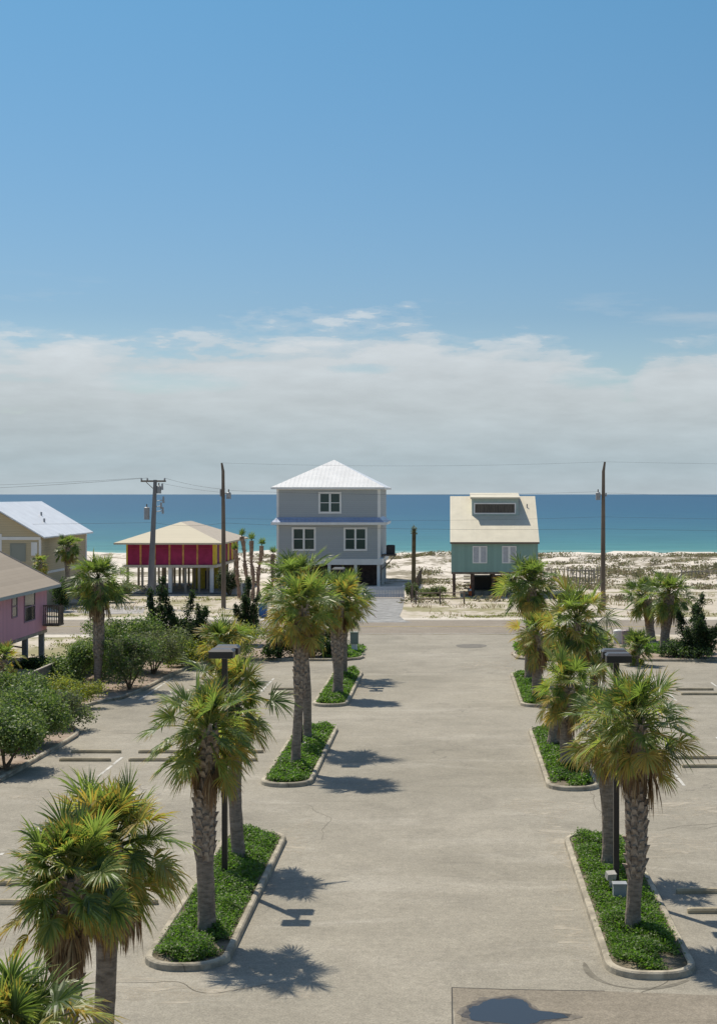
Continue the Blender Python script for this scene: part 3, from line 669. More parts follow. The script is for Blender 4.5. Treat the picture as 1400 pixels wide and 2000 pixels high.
palm('small round-crowned palm in front of the cream house', 131, None, (134, 1070), 1.35, 44, 36, 5, .1, .18, .2, .4, 18, GB, Y=123, low=-65, tone=1, lw=.07)
palm('short yellow-green palm rising behind the roof of the pink house', 82, None, (80, 1102), .9, 45, 26, 4, .2, .14, .16, .3, 16, GB, Y=115, low=-50, tone=2, lw=.06)
palm('palm fronds beside the stilts of the pink house at the left edge', 8, None, (6, 1290), 1.0, 46, 26, 8, .5, .14, .16, .3, 18, GB, Y=66, low=-60, tone=2, lw=.05)
palm('low palm with a leafy crown between the right lamp and the two dark palms', 1240, 1296, (1243, 1268), 1.25, 47, 34, 0, .1, .2, .24, .6, 20, GB, low=0, tone=1, lw=.06)
palm('small shaggy palm behind the first right lamp head', 1160, 1345, (1165, 1275), 1.35, 48, 38, 2, .15, .2, .22, .5, 20, GB, low=-50, tone=1, lw=.05)
# pruned trunks between the magenta and the grey house
def pruned(label, specs, Y, seed, cat='palm tree'):
    rng = random.Random(seed); X = at(specs[0][0], Y); e = empty('pruned_palm', label, cat, (X, Y, 0), 'pruned palms by the grey house')
    for (bx_, tx_, ty_) in specs:
        mb = MB(); pts = []; x0 = at(bx_, Y)-X; x1 = at(tx_, Y)-X; H = zat(ty_, Y)
        for k in range(9):
            t = k/8; pts.append((x0+(x1-x0)*t**1.6+.06*math.sin(t*9+bx_), .1*math.sin(bx_+t*3), H*t))
        mb.tube(pts, [.15+.05*math.sin(k*2.1) for k in range(8)]+[.2], 8, 0)
        for k in range(46):
            t = rng.uniform(.25, .98); i = min(7, int(t*8)); p = Vector(pts[i]).lerp(Vector(pts[i+1]), t*8-i); a = rng.uniform(0, 6.28)
            d = Vector((math.cos(a), math.sin(a), rng.uniform(.3, 1))).normalized(); mb.tube([p+d*.12, p+d*rng.uniform(.24, .42)], [.05, .02], 4, 0)
        mb.build('trunk', mat('pruned_palm_bark', (.24, .165, .12), .9, var=.4, vscale=4), e)
        mb = MB()
        for i in range(7): frond(mb, rng, pts[-1], i*2.4, R(rng.uniform(55, 88)), .2, .55, 9, .06, .1, [0, 0, 1, 1])
        mb.build('crown', [M['leaf_d'], M['leaf_a']], e)
pruned('pruned palm with two bare brown trunks, right of the magenta house', [(466, 460, 1075), (484, 472, 1048)], 133, 1)
pruned('taller pruned palm with two bare brown trunks, left of the grey house', [(495, 490, 1056), (503, 511, 1066)], 130, 2)
pruned('slim bare palm trunk standing against the left corner of the grey house', [(532, 533, 1082)], 138, 3)
# ------------------------------------------------------------------ shrubs
def shrub(label, px, py, wpx, top, seed, mats=('bush_a', 'bush_b'), n=3200, size=.11, Y=None, depth=None, lobes=9, name='shrub', z0=.1, loose=.12, group='shrubs in the planting beds', cat='shrub'):
    if Y is None: X, Y = gp(px, py)
    else: X = at(px, Y)
    sc_ = F/Y; w_ = wpx/sc_/2*(1.22 if 'beds' in group else 1); n = int(n*1.4); H = zat(top, Y)-z0; dp = depth or w_
    rng = np.random.default_rng(seed); e = empty(name, label, cat, (X, Y, z0), group)
    C_ = []; 
    for i in range(lobes):
        a = rng.uniform(0, 6.283); rr = rng.uniform(.15, .68); z = rng.uniform(.16, .76)
        s_ = rng.uniform(.32, .52)
        C_.append((rr*1.1*w_*math.cos(a), rr*1.1*dp*math.sin(a), z*H, s_*w_, s_*dp, s_*H*.62))
    C_ = np.array(C_); idx = rng.integers(0, lobes, n//9)
    d = unit(rng.normal(size=(len(idx), 3))); d[:, 2] = np.abs(d[:, 2])*1.0-.25*(rng.random(len(idx)) < .5)
    rr = rng.uniform(.45, 1.08, len(idx))[:, None]**.6
    cen = C_[idx, :3]+d*C_[idx, 3:]*rr
    k = 10; P = np.repeat(cen, k, 0)+rng.normal(0, 1, (len(cen)*k, 3))*loose*np.array([1, 1, 1.3]); P[:, 2] = np.clip(P[:, 2], .03, None)
    Nn = unit(np.repeat(d, k, 0)*.5+rng.normal(0, .6, P.shape)+(0, 0, .3))
    V, Fq = quads(P, Nn, size, rng, .5)
    mi = np.repeat((rng.random(len(cen)) < .42).astype(int), k)
    mb = MB(); mb.arrays(V, Fq, mi); mb.build('foliage', [M[mats[0]], M[mats[1]]], e)
    mb = MB()
    for i in range(min(lobes, 8)):
        c = C_[i]; mb.tube([(rng.uniform(-.1, .1), rng.uniform(-.1, .1), -.05), (c[0]*.45, c[1]*.45, c[2]*.5), tuple(c[:3])], [.045, .03, .012], 5)
    mb.build('stem', M['twig'], e); return e
A = ('bush_a', 'bush_b'); B_ = ('bush_b', 'bush_y'); G_ = ('bush_g', 'bush_b'); D = ('jun', 'bush_a')
shrub('large rounded dark shrub cut by the left edge of the view', 10, 1508, 135, 1372, 1, ('bush_a', 'bush_b'), 8000, .12, lobes=14)
shrub('bushy shrub right of the large dark one at the left edge', 70, 1462, 135, 1346, 2, A, 6500, .12, lobes=12)
shrub('shrub in front of the fence at the left edge, behind the others', 40, 1420, 140, 1308, 3, A, 6000, .12, lobes=12)
shrub('low spreading shrub ending at the kerb near the bay corner', 108, 1425, 120, 1352, 4, G_, 4500, .11, lobes=11)
shrub('bright yellow-green clipped shrub by the kerb bend', 146, 1384, 84, 1326, 5, ('bush_y', 'bush_b'), 4000, .1, lobes=9)
shrub('dark shrub against the fence left of the shaggy palm trunk', 140, 1352, 92, 1252, 6, A, 5500, .12, lobes=11)
shrub('leafy shrub just right of the shaggy palm trunk, dense and tall', 254, 1350, 100, 1226, 7, ('bush_a', 'bush_g'), 6500, .12, lobes=13)
shrub('large shrub topping the hedge, behind the shaggy palm', 240, 1316, 150, 1194, 8, A, 7500, .13, lobes=14)
shrub('grey-green shrub at the right end of the hedge', 300, 1320, 115, 1226, 9, G_, 5500, .12, lobes=11)
shrub('dark shrub hidden under the hedge by the fence', 200, 1332, 100, 1246, 10, A, 4000, .12)
shrub('yellow-green shrub behind the nearest left lamp head', 455, 1290, 130, 1222, 14, ('bush_b', 'bush_y'), 5500, .13, lobes=12)
shrub('low shrub at the left of the bed kerb, under the twin junipers', 375, 1305, 70, 1240, 15, ('bush_a', 'bush_y'), 3500, .13)
shrub('dark rounded shrub left of the second island palms, in the far bed', 546, 1288, 62, 1232, 16, D, 4200, .13)
shrub('dark shrub seen between the trunks of the second island palms', 612, 1286, 60, 1226, 17, D, 4000, .13)
shrub('low dark shrub at the nose of the left bed behind the utility box', 650, 1284, 50, 1252, 18, D, 2600, .12)
shrub('low dark shrub under the juniper of the right bed', 1350, 1288, 110, 1258, 19, D, 4500, .13)
shrub('scrubby dark bush beside the cream house', 122, None, 46, 1118, 20, D, 2200, .16, Y=118, z0=0, group='wild bushes across the road')
shrub('brown-green wild bush left of the grey utility pole, across the road', 165, None, 100, 1130, 21, ('bush_g', 'bush_a'), 3800, .17, Y=126, z0=0, depth=2, group='wild bushes across the road')
shrub('wild bush behind the crown of the shaggy palm, across the road', 228, None, 70, 1140, 22, ('bush_g', 'bush_a'), 2600, .17, Y=128, z0=0, depth=1.5, group='wild bushes across the road')
shrub('dark bush beneath the yellow end of the magenta house', 448, None, 48, 1112, 23, ('bush_g', 'jun'), 2600, .18, Y=137, z0=0, depth=1.2, group='wild bushes across the road')
shrub('round dark bush at the post beside the gravel driveway', 803, None, 26, 1140, 24, ('bush_g', 'bush_a'), 1500, .16, Y=132, z0=0, depth=.8, group='wild bushes across the road')
shrub('green weedy bush in the yard left of the teal house', 848, None, 70, 1148, 25, ('bush_g', 'bush_b'), 2200, .16, Y=136, z0=0, depth=1.5, group='wild bushes across the road')
shrub('dark low bush under the stilts of the pink house', 70, None, 80, 1290, 26, D, 3000, .12, Y=80, z0=0, group='wild bushes across the road')
def juniper(label, px, py, wpx, top, seed, spires, z0=.1, Y=None):
    if Y is None: X, Y = gp(px, py)
    else: X = at(px, Y)
    rng = np.random.default_rng(seed); H = zat(top, Y)-z0; w_ = wpx*Y/F/2
    e = empty('juniper', label, 'juniper', (X, Y, z0), 'twisted dark junipers'); mbt = MB(); P = []; Dn = []
    for i in range(spires):
        a = 2.4*i+rng.uniform(-.4, .4); f = 1.0 if i == 0 else rng.uniform(.4, .85); lean = 0.1 if i == 0 else rng.uniform(.5, 1.0)
        pts = []
        for k in range(9):
            t = k/8; pts.append(Vector((math.cos(a)*lean*w_*t**.8+.12*math.sin(t*8+i), math.sin(a)*lean*w_*t**.8+.1*math.cos(t*7+i), H*f*t)))
        mbt.tube(pts, [.07*(1-.1*k) for k in range(9)], 5)
        for k in range(int(50+75*f)):
            t = rng.uniform(.15, 1.0); j = min(7, int(t*8)); p = pts[j].lerp(pts[j+1], t*8-j)
            th = rng.uniform(0, 6.28); rad = (.07+.42*(1-t))*rng.uniform(.5, 1.3)
            q = np.array(p)+np.array([math.cos(th)*rad, math.sin(th)*rad, rng.uniform(.0, .2)])
            c = q+rng.normal(0, .075, (16, 3)); P.append(c); Dn.append(np.tile([math.cos(th)*.6, math.sin(th)*.6, .5], (16, 1)))
    P = np.concatenate(P); Nn = unit(np.concatenate(Dn)+rng.normal(0, .6, P.shape))
    V, Fq = quads(P, Nn, .12, rng, .5); mb = MB(); mb.arrays(V, Fq, (rng.random(len(Fq)) < .3).astype(int))
    mb.build('foliage', [M['jun'], M['jun_b']], e); mbt.build('stem', M['twig'], e)
juniper('pointed dark juniper at the foot of the grey transformer pole', 312, 1292, 60, 1130, 1, 6)
juniper('broad dark juniper right of the pointed one, below the magenta house', 366, 1290, 112, 1160, 2, 12)
juniper('dark juniper with a thin tall spire, left of the blue bin', 480, 1262, 62, 1132, 3, 7)
juniper('open-branched dark juniper at the right end of the right bed', 1362, 1288, 96, 1166, 4, 9)
# ------------------------------------------------------------------ parking lamps
def lamp(label, x, y, H=5.62):
    e = empty('parking_lamp', label, 'lamp post', (x, y, .1), 'twin-head parking lot lamps')
    mb = MB(); mb.box(-.22, .22, -.22, .22, -.05, .10); mb.box(-.17, .17, -.17, .17, .10, .2); mb.build('footing', M['foot'], e)
    mb = MB(); mb.box(-.065, .065, -.065, .065, .2, H-.12); mb.box(-.13, .13, -.13, .13, .2, .225); mb.build('pole', M['bronze'], e)
    mb = MB(); mb.box(-.04, .04, -.30, .30, H-.10, H-.03); mb.build('arm', M['bronze'], e)
    for s in (-1, 1):
        yc = s*.42; mb = MB(); x0, x1, y0, y1 = -.29, .29, yc-.21, yc+.21
        mb.box(x0, x1, y0, y1, H-.14, H+.02, 0)
        mb.add([(x0-.012, y0-.012, H+.02), (x1+.012, y0-.012, H+.02), (x1+.012, y1+.012, H+.02), (x0-.012, y1+.012, H+.02), (x0+.05, y0+.05, H+.075), (x1-.05, y0+.05, H+.075), (x1-.05, y1-.05, H+.075), (x0+.05, y1-.05, H+.075)],
               [(4, 5, 6, 7), (0, 1, 5, 4), (1, 2, 6, 5), (2, 3, 7, 6), (3, 0, 4, 7), (0, 3, 2, 1)], 1)
        h = mb.build('lamp_head', [M['bronze'], M['bronze_top']], e)
        g = MB(); g.box(x0+.05, x1-.05, y0+.05, y1-.05, H-.15, H-.141); g.build('lens', M['lens'], h)
    return e
l0 = lamp('twin-head lamp post on the first left island between its two palms', -5.45, 35.4)
def lampc(lab, x, y): return clone(l0, (x, y, .1), lab)
lampc('twin-head lamp post hidden among the palms of the second left island', -5.5, 54.0)
lampc('twin-head lamp post on the third left island, head over the crown', at(661, 73.5), 73.5)
lampc('twin-head lamp post on the first right island between its two palms', 3.93, 34.5)
lampc('twin-head lamp post on the second right island between its two palms', at(1092, 55.2), 55.2)
lampc('twin-head lamp post beside the trunks of the third right island', at(1039.5, 74.6), 74.6)
# small equipment
e = empty('electrical_box', 'light grey electrical box at the foot of the first right lamp post', 'electrical box', (at(1209, 33.6), 33.6, .1))
mb = MB(); mb.box(-.15, .15, -.12, .12, 0, .42); mb.build('cabinet', M['metalg'], e)
mb = MB(); mb.box(-.165, .165, -.135, .135, .42, .455); mb.build('lid', M['metalg'], e)
e = empty('floodlight', 'small pale floodlight fixture beside the first right lamp footing', 'floodlight', (at(1192, 34.3), 34.3, .1))
mb = MB(); mb.tube([(0, 0, 0), (0, 0, .38)], .035, 8); mb.build('post', M['foot'], e)
mb = MB(); mb.cbox((0, 0, .44), (.22, .16, .16), .3, 0, .4); mb.build('housing', M['foot'], e)
e = empty('floodlight', 'small white floodlight fixture in the ground cover of the second right island', 'floodlight', (at(1085, 54.4), 54.4, .1))
mb = MB(); mb.tube([(0, 0, 0), (0, 0, .4)], .04, 8); mb.build('post', M['foot'], e)
mb = MB(); mb.cbox((0, 0, .47), (.3, .2, .2), -.3, 0, .4); mb.build('housing', M['foot'], e)
e = empty('utility_box', 'grey-green utility box on a white pedestal at the end of the left bed', 'utility box', (at(692, 86.8), 86.8, .05))
mb = MB(); mb.box(-.17, .17, -.14, .14, 0, .55); mb.build('pedestal', M['white'], e)
mb = MB(); mb.box(-.23, .23, -.18, .18, .553, 1.2); mb.box(-.25, .25, -.2, .2, 1.2, 1.25); mb.build('cabinet', mat('grey_green_cabinet', (.20, .23, .19), .6, var=.1), e)
mb = MB(); mb.box(-.19, .19, -.186, -.181, .6, 1.15); mb.build('door', mat('grey_green_cabinet_door', (.22, .25, .21), .55), e)
def dome(label, px, Y, col, top, r):
    e = empty('utility_pedestal', label, 'utility pedestal', (at(px, Y), Y, .1)); H = zat(top, Y)-.1
    mb = MB(); mb.tube([(0, 0, 0), (0, 0, H-r*.5)], r*.93, 14); m_ = mat('pedestal_shell', col, .5, var=.1); mb.build('housing', m_, e)
    mb = MB(); mb.tube([(0, 0, H-r*.5), (0, 0, H-r*.25), (0, 0, H-r*.08), (0, 0, H)], [r, r*.95, r*.7, r*.2], 14); mb.build('cap', m_, e)
dome('white domed pedestal just behind the first right lamp head', 1206, 92, (.66, .64, .60), 1229, .31)
dome('grey-brown domed pedestal right of the white one', 1222, 91, (.27, .21, .20), 1229, .30)
e = empty('litter_bin', 'blue plastic bin at the roadside left of the second island palms', 'bin', (at(514, 112.2), 112.2, 0))
mb = MB(); mb.add([(-.27, -.3, .05), (.27, -.3, .05), (.27, .3, .05), (-.27, .3, .05), (-.33, -.36, 1.0), (.33, -.36, 1.0), (.33, .36, 1.0), (-.33, .36, 1.0)], [(0, 3, 2, 1), (4, 5, 6, 7), (0, 1, 5, 4), (1, 2, 6, 5), (2, 3, 7, 6), (3, 0, 4, 7)]); mb.build('body', M['blue_bin'], e)
mb = MB(); mb.cbox((0, 0, 1.04), (.72, .8, .06), 0, 0, -.05); mb.build('lid', M['blue_bin'], e)
for x in (-.3, .24):
    mb = MB(); mb.tube([(x, .32, .1), (x+.06, .32, .1)], .1, 12); mb.build('wheel', M['wire'], e)
# ------------------------------------------------------------------ utility poles and wires
def transformer(par, x, y, z, r=.22, h=.75):
    mb = MB(); mb.tube([(x, y, z), (x, y, z+h)], r, 12); mb.tube([(x, y, z+h), (x, y, z+h+.06)], [r*1.05, r*.6], 12)
    t = mb.build('transformer', M['metalg'], par)
    mb = MB(); mb.tube([(x, y, z+h), (x, y, z+h+.3)], .05, 6); mb.build('bushing', M['wood'], t)
e = empty('utility_pole', 'grey utility pole with crossarm and transformer before the magenta house', 'utility pole', (at(293, 123), 123, 0))
mb = MB(); mb.tube([(0, 0, 0), (.18, 0, 4), (.46, 0, 10.7)], [.27, .25, .15], 12); mb.build('pole', M['poleg'], e)
mb = MB(); mb.box(-.75, 1.35, -.07, .07, 10.52, 10.66); mb.tube([(-.3, 0, 10.5), (.35, 0, 9.9)], .03, 5); mb.build('crossarm', M['wood'], e)
for x in (-.7, -.2, 1.25):
    mb = MB(); mb.tube([(x, 0, 10.66), (x, 0, 10.78), (x, 0, 10.86)], [.05, .09, .03], 8); mb.build('insulator', M['metalg'], e)
for (x, z) in ((1.05, 10.0), (1.15, 8.9), (.95, 8.4), (1.1, 8.0)):
    mb = MB(); mb.tube([(.4, 0, z), (x, 0, z+.1)], .035, 6); mb.tube([(x, 0, z-.15), (x, 0, z+.4)], [.1, .07], 8); mb.build('insulator', M['metalg'], e)
transformer(e, -.25, 0, 7.35, .24, 1.0); transformer(e, .75, .1, 9.55, .2, .6)
GP = 'tall brown wooden utility poles'
e = empty('utility_pole', 'tall thin wooden utility pole left of the grey house with a small transformer', 'utility pole', (at(437, 121.5), 121.5, 0), GP)
mb = MB(); mb.tube([(0, 0, 0), (0, 0, 5), (-.05, 0, 11.4), (-.16, 0, 12.1)], [.2, .18, .13, .08], 10); mb.build('pole', M['pole'], e)
transformer(e, .42, 0, 9.1, .2, .5)
mb = MB(); mb.box(-.1, .3, -.04, .04, 9.5, 9.58); mb.tube([(-.25, 0, 9.3), (-.25, 0, 9.9)], .07, 8); mb.build('bracket', M['metalg'], e)
e = empty('utility_pole', 'tall thin wooden utility pole standing alone at the right with a transformer', 'utility pole', (at(1177, 122), 122, 0), GP)
mb = MB(); mb.tube([(0, 0, 0), (0, 0, 5), (.03, 0, 11.4), (.15, 0, 12.2)], [.21, .19, .13, .08], 10); mb.build('pole', M['pole'], e)
transformer(e, -.42, 0, 9.0, .2, .6)
mb = MB(); mb.box(-.3, .1, -.04, .04, 9.4, 9.48); mb.tube([(.25, 0, 9.3), (.25, 0, 9.6)], .06, 8); mb.build('bracket', M['metalg'], e)
e = empty('wooden_post', 'stubby weathered post wrapped in vine at the driveway corner', 'post', (at(807, 134), 134, 0))
mb = MB(); mb.tube([(0, 0, 0), (.03, 0, 3.2), (.06, 0, 6.3)], [.21, .19, .18], 10); mb.build('pole', mat('mossy_post', (.11, .085, .045), .9, var=.4, vscale=1.2), e)
mb = MB(); rng = np.random.default_rng(5); P = rng.normal(0, 1, (160, 3))*(.13, .13, .22)+(.06, 0, 6.15); V, Fq = quads(P, unit(rng.normal(size=P.shape)), .16, rng); mb.arrays(V, Fq, [0]*160); mb.build('vine', M['bush_g'], e)
def wire(label, pts, sag=.8, r=.012):
    r *= .62
    mb = MB(); P = []
    for a, b in zip(pts[:-1], pts[1:]):
        a = Vector(a); b = Vector(b)
        for k in range(14):
            t = k/14; p = a.lerp(b, t); p.z -= sag*4*t*(1-t); P.append(p)
    P.append(Vector(pts[-1])); mb.tube(P, r, 4)
    tag(mb.build('power_line', M['wire']), label, 'power line', 'overhead wires along the road')
pa_x = at(293, 123); pb = at(437, 121.5); pc = at(1177, 122)
def onA(dx, z): return (pa_x+dx, 123, z)
wire('uppermost wire, strung between the tops of the two tall wooden poles', [(pb-.16, 121.5, 12.1), (pc+.15, 122, 12.2), (pc+55, 122, 12.2)], .3, .009)
wire('left crossarm wire running off to the left edge', [(pa_x-50, 123, 10.7), onA(-.7, 10.86)], .75, .014)
wire('middle crossarm wire running off to the left edge, just below the other', [(pa_x-50, 123, 10.4), onA(-.2, 10.86)], .95, .018)
wire('crossarm wire from the grey pole over to the tall left pole', [onA(1.25, 10.86), (pb+.15, 121.5, 9.9)], .15, .014)
wire('lower wire from the grey pole over to the tall left pole', [onA(1.05, 10.4), (pb+.42, 121.5, 9.6)], .1, .012)
wire('wire passing in front of the white hipped roof between the tall poles', [(pb+.42, 121.5, 9.8), (pc-.4, 122, 9.7)], .3, .012)
wire('wire leaving the right pole towards the right edge at horizon height', [(pc+.25, 122, 9.6), (pc+50, 122, 9.6)], .5, .010)
wire('low telephone cable crossing the view in front of the houses', [(pa_x-50, 123, 7.2), onA(.3, 7.1), (pb, 121.3, 7.1), (pc, 121.8, 6.6), (pc+50, 122, 6.6)], .25, .014)
wire('second low telephone cable just above the lower one', [(pb, 121.3, 7.5), (pc, 121.8, 7.6), (pc+50, 122, 7.5)], .25, .010)
# ------------------------------------------------------------------ houses
def window(par, x0, x1, z0, z1, y, n=2, rail=True, glass='glassg', fr='white', t=.2, out=.06, curtain=False):
    mb = MB(); mb.box(x0, x0+t, y-out, y, z0, z1); mb.box(x1-t, x1, y-out, y, z0, z1)
    mb.box(x0+t, x1-t, y-out, y, z0, z0+t); mb.box(x0+t, x1-t, y-out, y, z1-t, z1)
    f = mb.build('window', M[fr], par)
    iw = (x1-x0-2*t); mb = MB(); mb.box(x0+t, x1-t, y-.03, y-.004, z0+t, z1-t); mb.build('glass', M[glass], f)
    mb = MB()
    for k in range(1, n): xx = x0+t+iw*k/n; mb.box(xx-.1, xx+.1, y-out+.01, y-.031, z0+t, z1-t)
    if rail:
        zz = (z0+z1)/2
        for k in range(n):
            a = x0+t+iw*k/n+(.1 if k else 0); b = x0+t+iw*(k+1)/n-(.1 if k < n-1 else 0); mb.box(a, b, y-out+.012, y-.031, zz-.035, zz+.035)
    mb.build('sash', M[fr], f); return f
# grey three-storey house
Y0 = 149.6; XL = -17.7; Wd = 10.5; Dp = 16
e = empty('grey_house', 'tall grey beach house on a raised ground floor with white hipped metal roof', 'house', (XL, Y0, 0))
mb = MB(); mb.box(0, Wd, 0, Dp, 2.85, 10.2); mb.build('wall', M['grey_siding'], e)
mb = MB()
for x in (-.02, Wd-.2): mb.box(x, x+.22, -.03, .2, 2.85, 10.15)
mb.box(Wd+.002, Wd+.05, .2, 1.2, 2.85, 10.15); mb.box(-.02, Wd+.05, -.06, .0-.001, 9.95, 10.16)
mb.build('corner_trim', M['white'], e)
mb = MB(); o_ = .55; ze = 10.2; zp = 13.2; c = (Wd/2, Dp/2)
mb.add([(-o_, -o_, ze), (Wd+o_, -o_, ze), (Wd+o_, Dp+o_, ze), (-o_, Dp+o_, ze), (c[0], c[1]-.4, zp), (c[0], c[1]+.4, zp)], [(0, 1, 4), (2, 3, 5)], 0)
mb.add([(-o_, -o_, ze), (Wd+o_, -o_, ze), (Wd+o_, Dp+o_, ze), (-o_, Dp+o_, ze), (c[0], c[1]-.4, zp), (c[0], c[1]+.4, zp)], [(1, 2, 5, 4), (3, 0, 4, 5)], 1)
mb.build('roof', [M['white_roof'], M['white_roof_y']], e)
mb = MB(); mb.box(-o_, Wd+o_, -o_, Dp+o_, ze-.2, ze-.004); mb.build('eave_fascia', M['white'], e)
mb = MB()
mb.add([(-.5, -.65, 6.62), (Wd+.5, -.65, 6.62), (Wd+.0, -.002, 7.12), (0, -.002, 7.12)], [(0, 1, 2, 3)])
mb.add([(Wd+.5, -.65, 6.62), (Wd+.8, 9, 6.62), (Wd+.002, 9, 7.12), (Wd+.002, 0, 7.12)], [(0, 1, 2, 3)])
mb.add([(-.5, -.65, 6.62), (-.5, 5, 6.62), (-.002, 5, 7.12), (-.002, 0, 7.12)], [(3, 2, 1, 0)])
mb.build('porch_roof', M['sky_tint_roof'], e)
mb = MB(); mb.box(-.52, Wd+.52, -.68, -.002, 6.36, 6.612); mb.box(Wd+.002, Wd+.8, -.002, 9, 6.36, 6.612); mb.box(-.52, -.002, -.002, 5, 6.36, 6.612); mb.build('porch_fascia', M['white'], e)
window(e, -13.44-XL, -11.08-XL, 7.5, 9.72, -.003); window(e, -16.17-XL, -13.7-XL, 3.67, 6.1, -.003); window(e, -10.87-XL, -8.45-XL, 3.67, 6.1, -.003)
mb = MB(); mb.box(-.05, Wd+.3, -.08, .3, 2.25, 2.845); mb.box(Wd-.1, Wd+.3, .3, Dp, 2.25, 2.845); mb.build('floor_beam', M['white'], e)
for x in (.1, 2.6, 5.2, 7.9, Wd-.25):
    mb = MB(); mb.box(x, x+.3, .02, .32, 0, 2.245); mb.build('stilt', M['white'], e)
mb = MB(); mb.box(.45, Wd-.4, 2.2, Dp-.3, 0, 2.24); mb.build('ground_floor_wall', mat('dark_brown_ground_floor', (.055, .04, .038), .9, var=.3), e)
mb = MB()
for y in (4, 9): mb.box(Wd+.0, Wd+.28, y, y+.28, 0, 2.245)
mb.build('side_post', M['white'], e)
mb = MB(); mb.box(Wd+.055, Wd+1.5, 3.5, 6.5, 3.0, 3.12)
for y in (3.6, 6.4): mb.tube([(Wd+1.45, y, 3.0), (Wd+.1, y, 1.6)], .05, 5)
pl = mb.build('equipment_platform', M['wood'], e)
e2 = empty('air_conditioner', 'dark air conditioning unit on the side platform of the grey house', 'air conditioner', (XL+Wd+.95, Y0+5, 3.12))
mb = MB(); mb.box(-.45, .45, -.45, .45, .02, .95); mb.build('cabinet', mat('ac_dark', (.06, .055, .055), .7, var=.2), e2)
mb = MB(); mb.tube([(0, 0, .95), (0, 0, 1.0)], [.38, .36], 14); mb.build('fan_grille', M['wire'], e2)
# white fences by the grey house
def pickets(label, x0, x1, y, h, m_, gap=.16, w_=.09, name='picket_fence', group=None, y1=None):
    y1 = y if y1 is None else y1
    e = empty(name, label, 'fence', (x0, y, 0), group); Ln = x1-x0; n = max(2, int(Ln/gap)); mb = MB()
    for k in range(n+1):
        t = k/n; mb.box(Ln*t-w_/2, Ln*t+w_/2, (y1-y)*t-.012, (y1-y)*t+.012, .06, h)
    mb.build('pickets', m_, e); mb = MB()
    for z in (.25, h*.85): mb.add([(0, .02, z), (Ln, y1-y+.02, z), (Ln, y1-y+.02, z+.08), (0, .02, z+.08), (0, .06, z), (Ln, y1-y+.06, z), (Ln, y1-y+.06, z+.08), (0, .06, z+.08)], [(0, 1, 2, 3), (4, 7, 6, 5), (3, 2, 6, 7), (0, 4, 5, 1)])
    mb.build('rail', m_, e)
    np_ = max(1, int(Ln/2.4))
    for k in range(np_+1):
        t = k/np_; mb = MB(); mb.box(Ln*t-.06, Ln*t+.06, (y1-y)*t+.065, (y1-y)*t+.17, 0, h+.1); mb.build('post', m_, e)
    return e
vin = mat('white_vinyl_fence', (.50, .52, .56), .5, var=.05)
pickets('white vinyl picket gate across the top of the gravel driveway', at(700, 133.3), at(788, 133.3), 133.3, 1.05, vin, .14, .125, 'picket_fence', 'white picket fences by the grey house')
pickets('short white picket fence between the tall pole and the pruned palms', at(440, 137.5), at(472, 137.5), 137.5, 1.0, vin, .14, .125, 'picket_fence', 'white picket fences by the grey house')
# teal house
Y0 = 135.0; XL = .15; Wd = 8.0; Dp = 6.8
e = empty('teal_house', 'teal wooden beach house on brown stilts with a steep cream metal roof and dormer', 'house', (XL, Y0, 0))
mb = MB(); mb.box(0, Wd, 0, Dp+2, 2.28, 5.05)
mb.add([(0, 0, 5.05), (0, Dp, 9.15), (0, Dp+2, 8.0), (0, Dp+2, 5.05), (Wd, 0, 5.05), (Wd, Dp, 9.15), (Wd, Dp+2, 8.0), (Wd, Dp+2, 5.05)], [(0, 1, 2, 3), (4, 7, 6, 5), (3, 2, 6, 7)])
mb.build('wall', M['teal_siding'], e)
mb = MB(); a0 = (-.12, -.25, 5.0); 
def slab(mb, P, t=.12, mi=0):
    n = len(P); mb.add(P+[(x, y, z-t) for x, y, z in P], [tuple(range(n)), tuple(range(n, 2*n))[::-1]]+[(i, i+n, (i+1) % n+n, (i+1) % n) for i in range(n)], mi)
slab(mb, [(-.12, -.25, 5.07), (Wd+.12, -.25, 5.07), (Wd+.12, Dp, 9.3), (-.12, Dp, 9.3)]); slab(mb, [(-.12, Dp+.003, 9.3), (Wd+.12, Dp+.003, 9.3), (Wd+.12, Dp+2.3, 8.0), (-.12, Dp+2.3, 8.0)])
mb.build('roof', M['cream_roof'], e)
mb = MB(); mb.box(-.12, Wd+.12, -.30, -.256, 4.9, 5.06); mb.build('fascia', mat('brown_fascia', (.16, .12, .09), .8), e)
for a, b in ((2.1, 3.45), (4.83, 6.15)):
    f = window(e, a-XL, b-XL, 3.1, 4.7, -.003, 2, False, 'shutter_w', 'white', .09)
mb = MB(); d0 = 3.75; mb.box(1.95, 6.35, d0, Dp, 7.2, 9.12)
dm = mb.build('dormer', mat('pale_teal_trim', (.34, .43, .42), .7, var=.06), e)
mb = MB(); slab(mb, [(1.8, d0-.3, 9.2), (6.3+.2, d0-.3, 9.2), (6.5, Dp+.6, 9.62), (1.8, Dp+.6, 9.62)], .14); mb.build('dormer_roof', M['cream_roof'], dm)
mb = MB(); mb.box(2.25, 6.0, d0-.035, d0-.003, 7.72, 8.55); mb.build('dormer_window', mat('louvred_dark_window', (.10, .085, .07), .5, var=.3, vscale=6, stretch=(3, 1, .2)), dm)
mb = MB(); mb.box(2.12, 6.13, d0-.07, d0-.003, 8.552, 8.67); mb.box(2.12, 6.13, d0-.07, d0-.003, 7.6, 7.718); mb.box(2.12, 2.248, d0-.07, d0-.003, 7.719, 8.551); mb.box(6.002, 6.13, d0-.07, d0-.003, 7.719, 8.551); mb.build('dormer_window_frame', M['white'], dm)
mb = MB(); mb.tube([(7.25, 5.0, 8.1), (7.25, 5.0, 8.55)], .06, 8); mb.build('vent_pipe', M['metalg'], e)
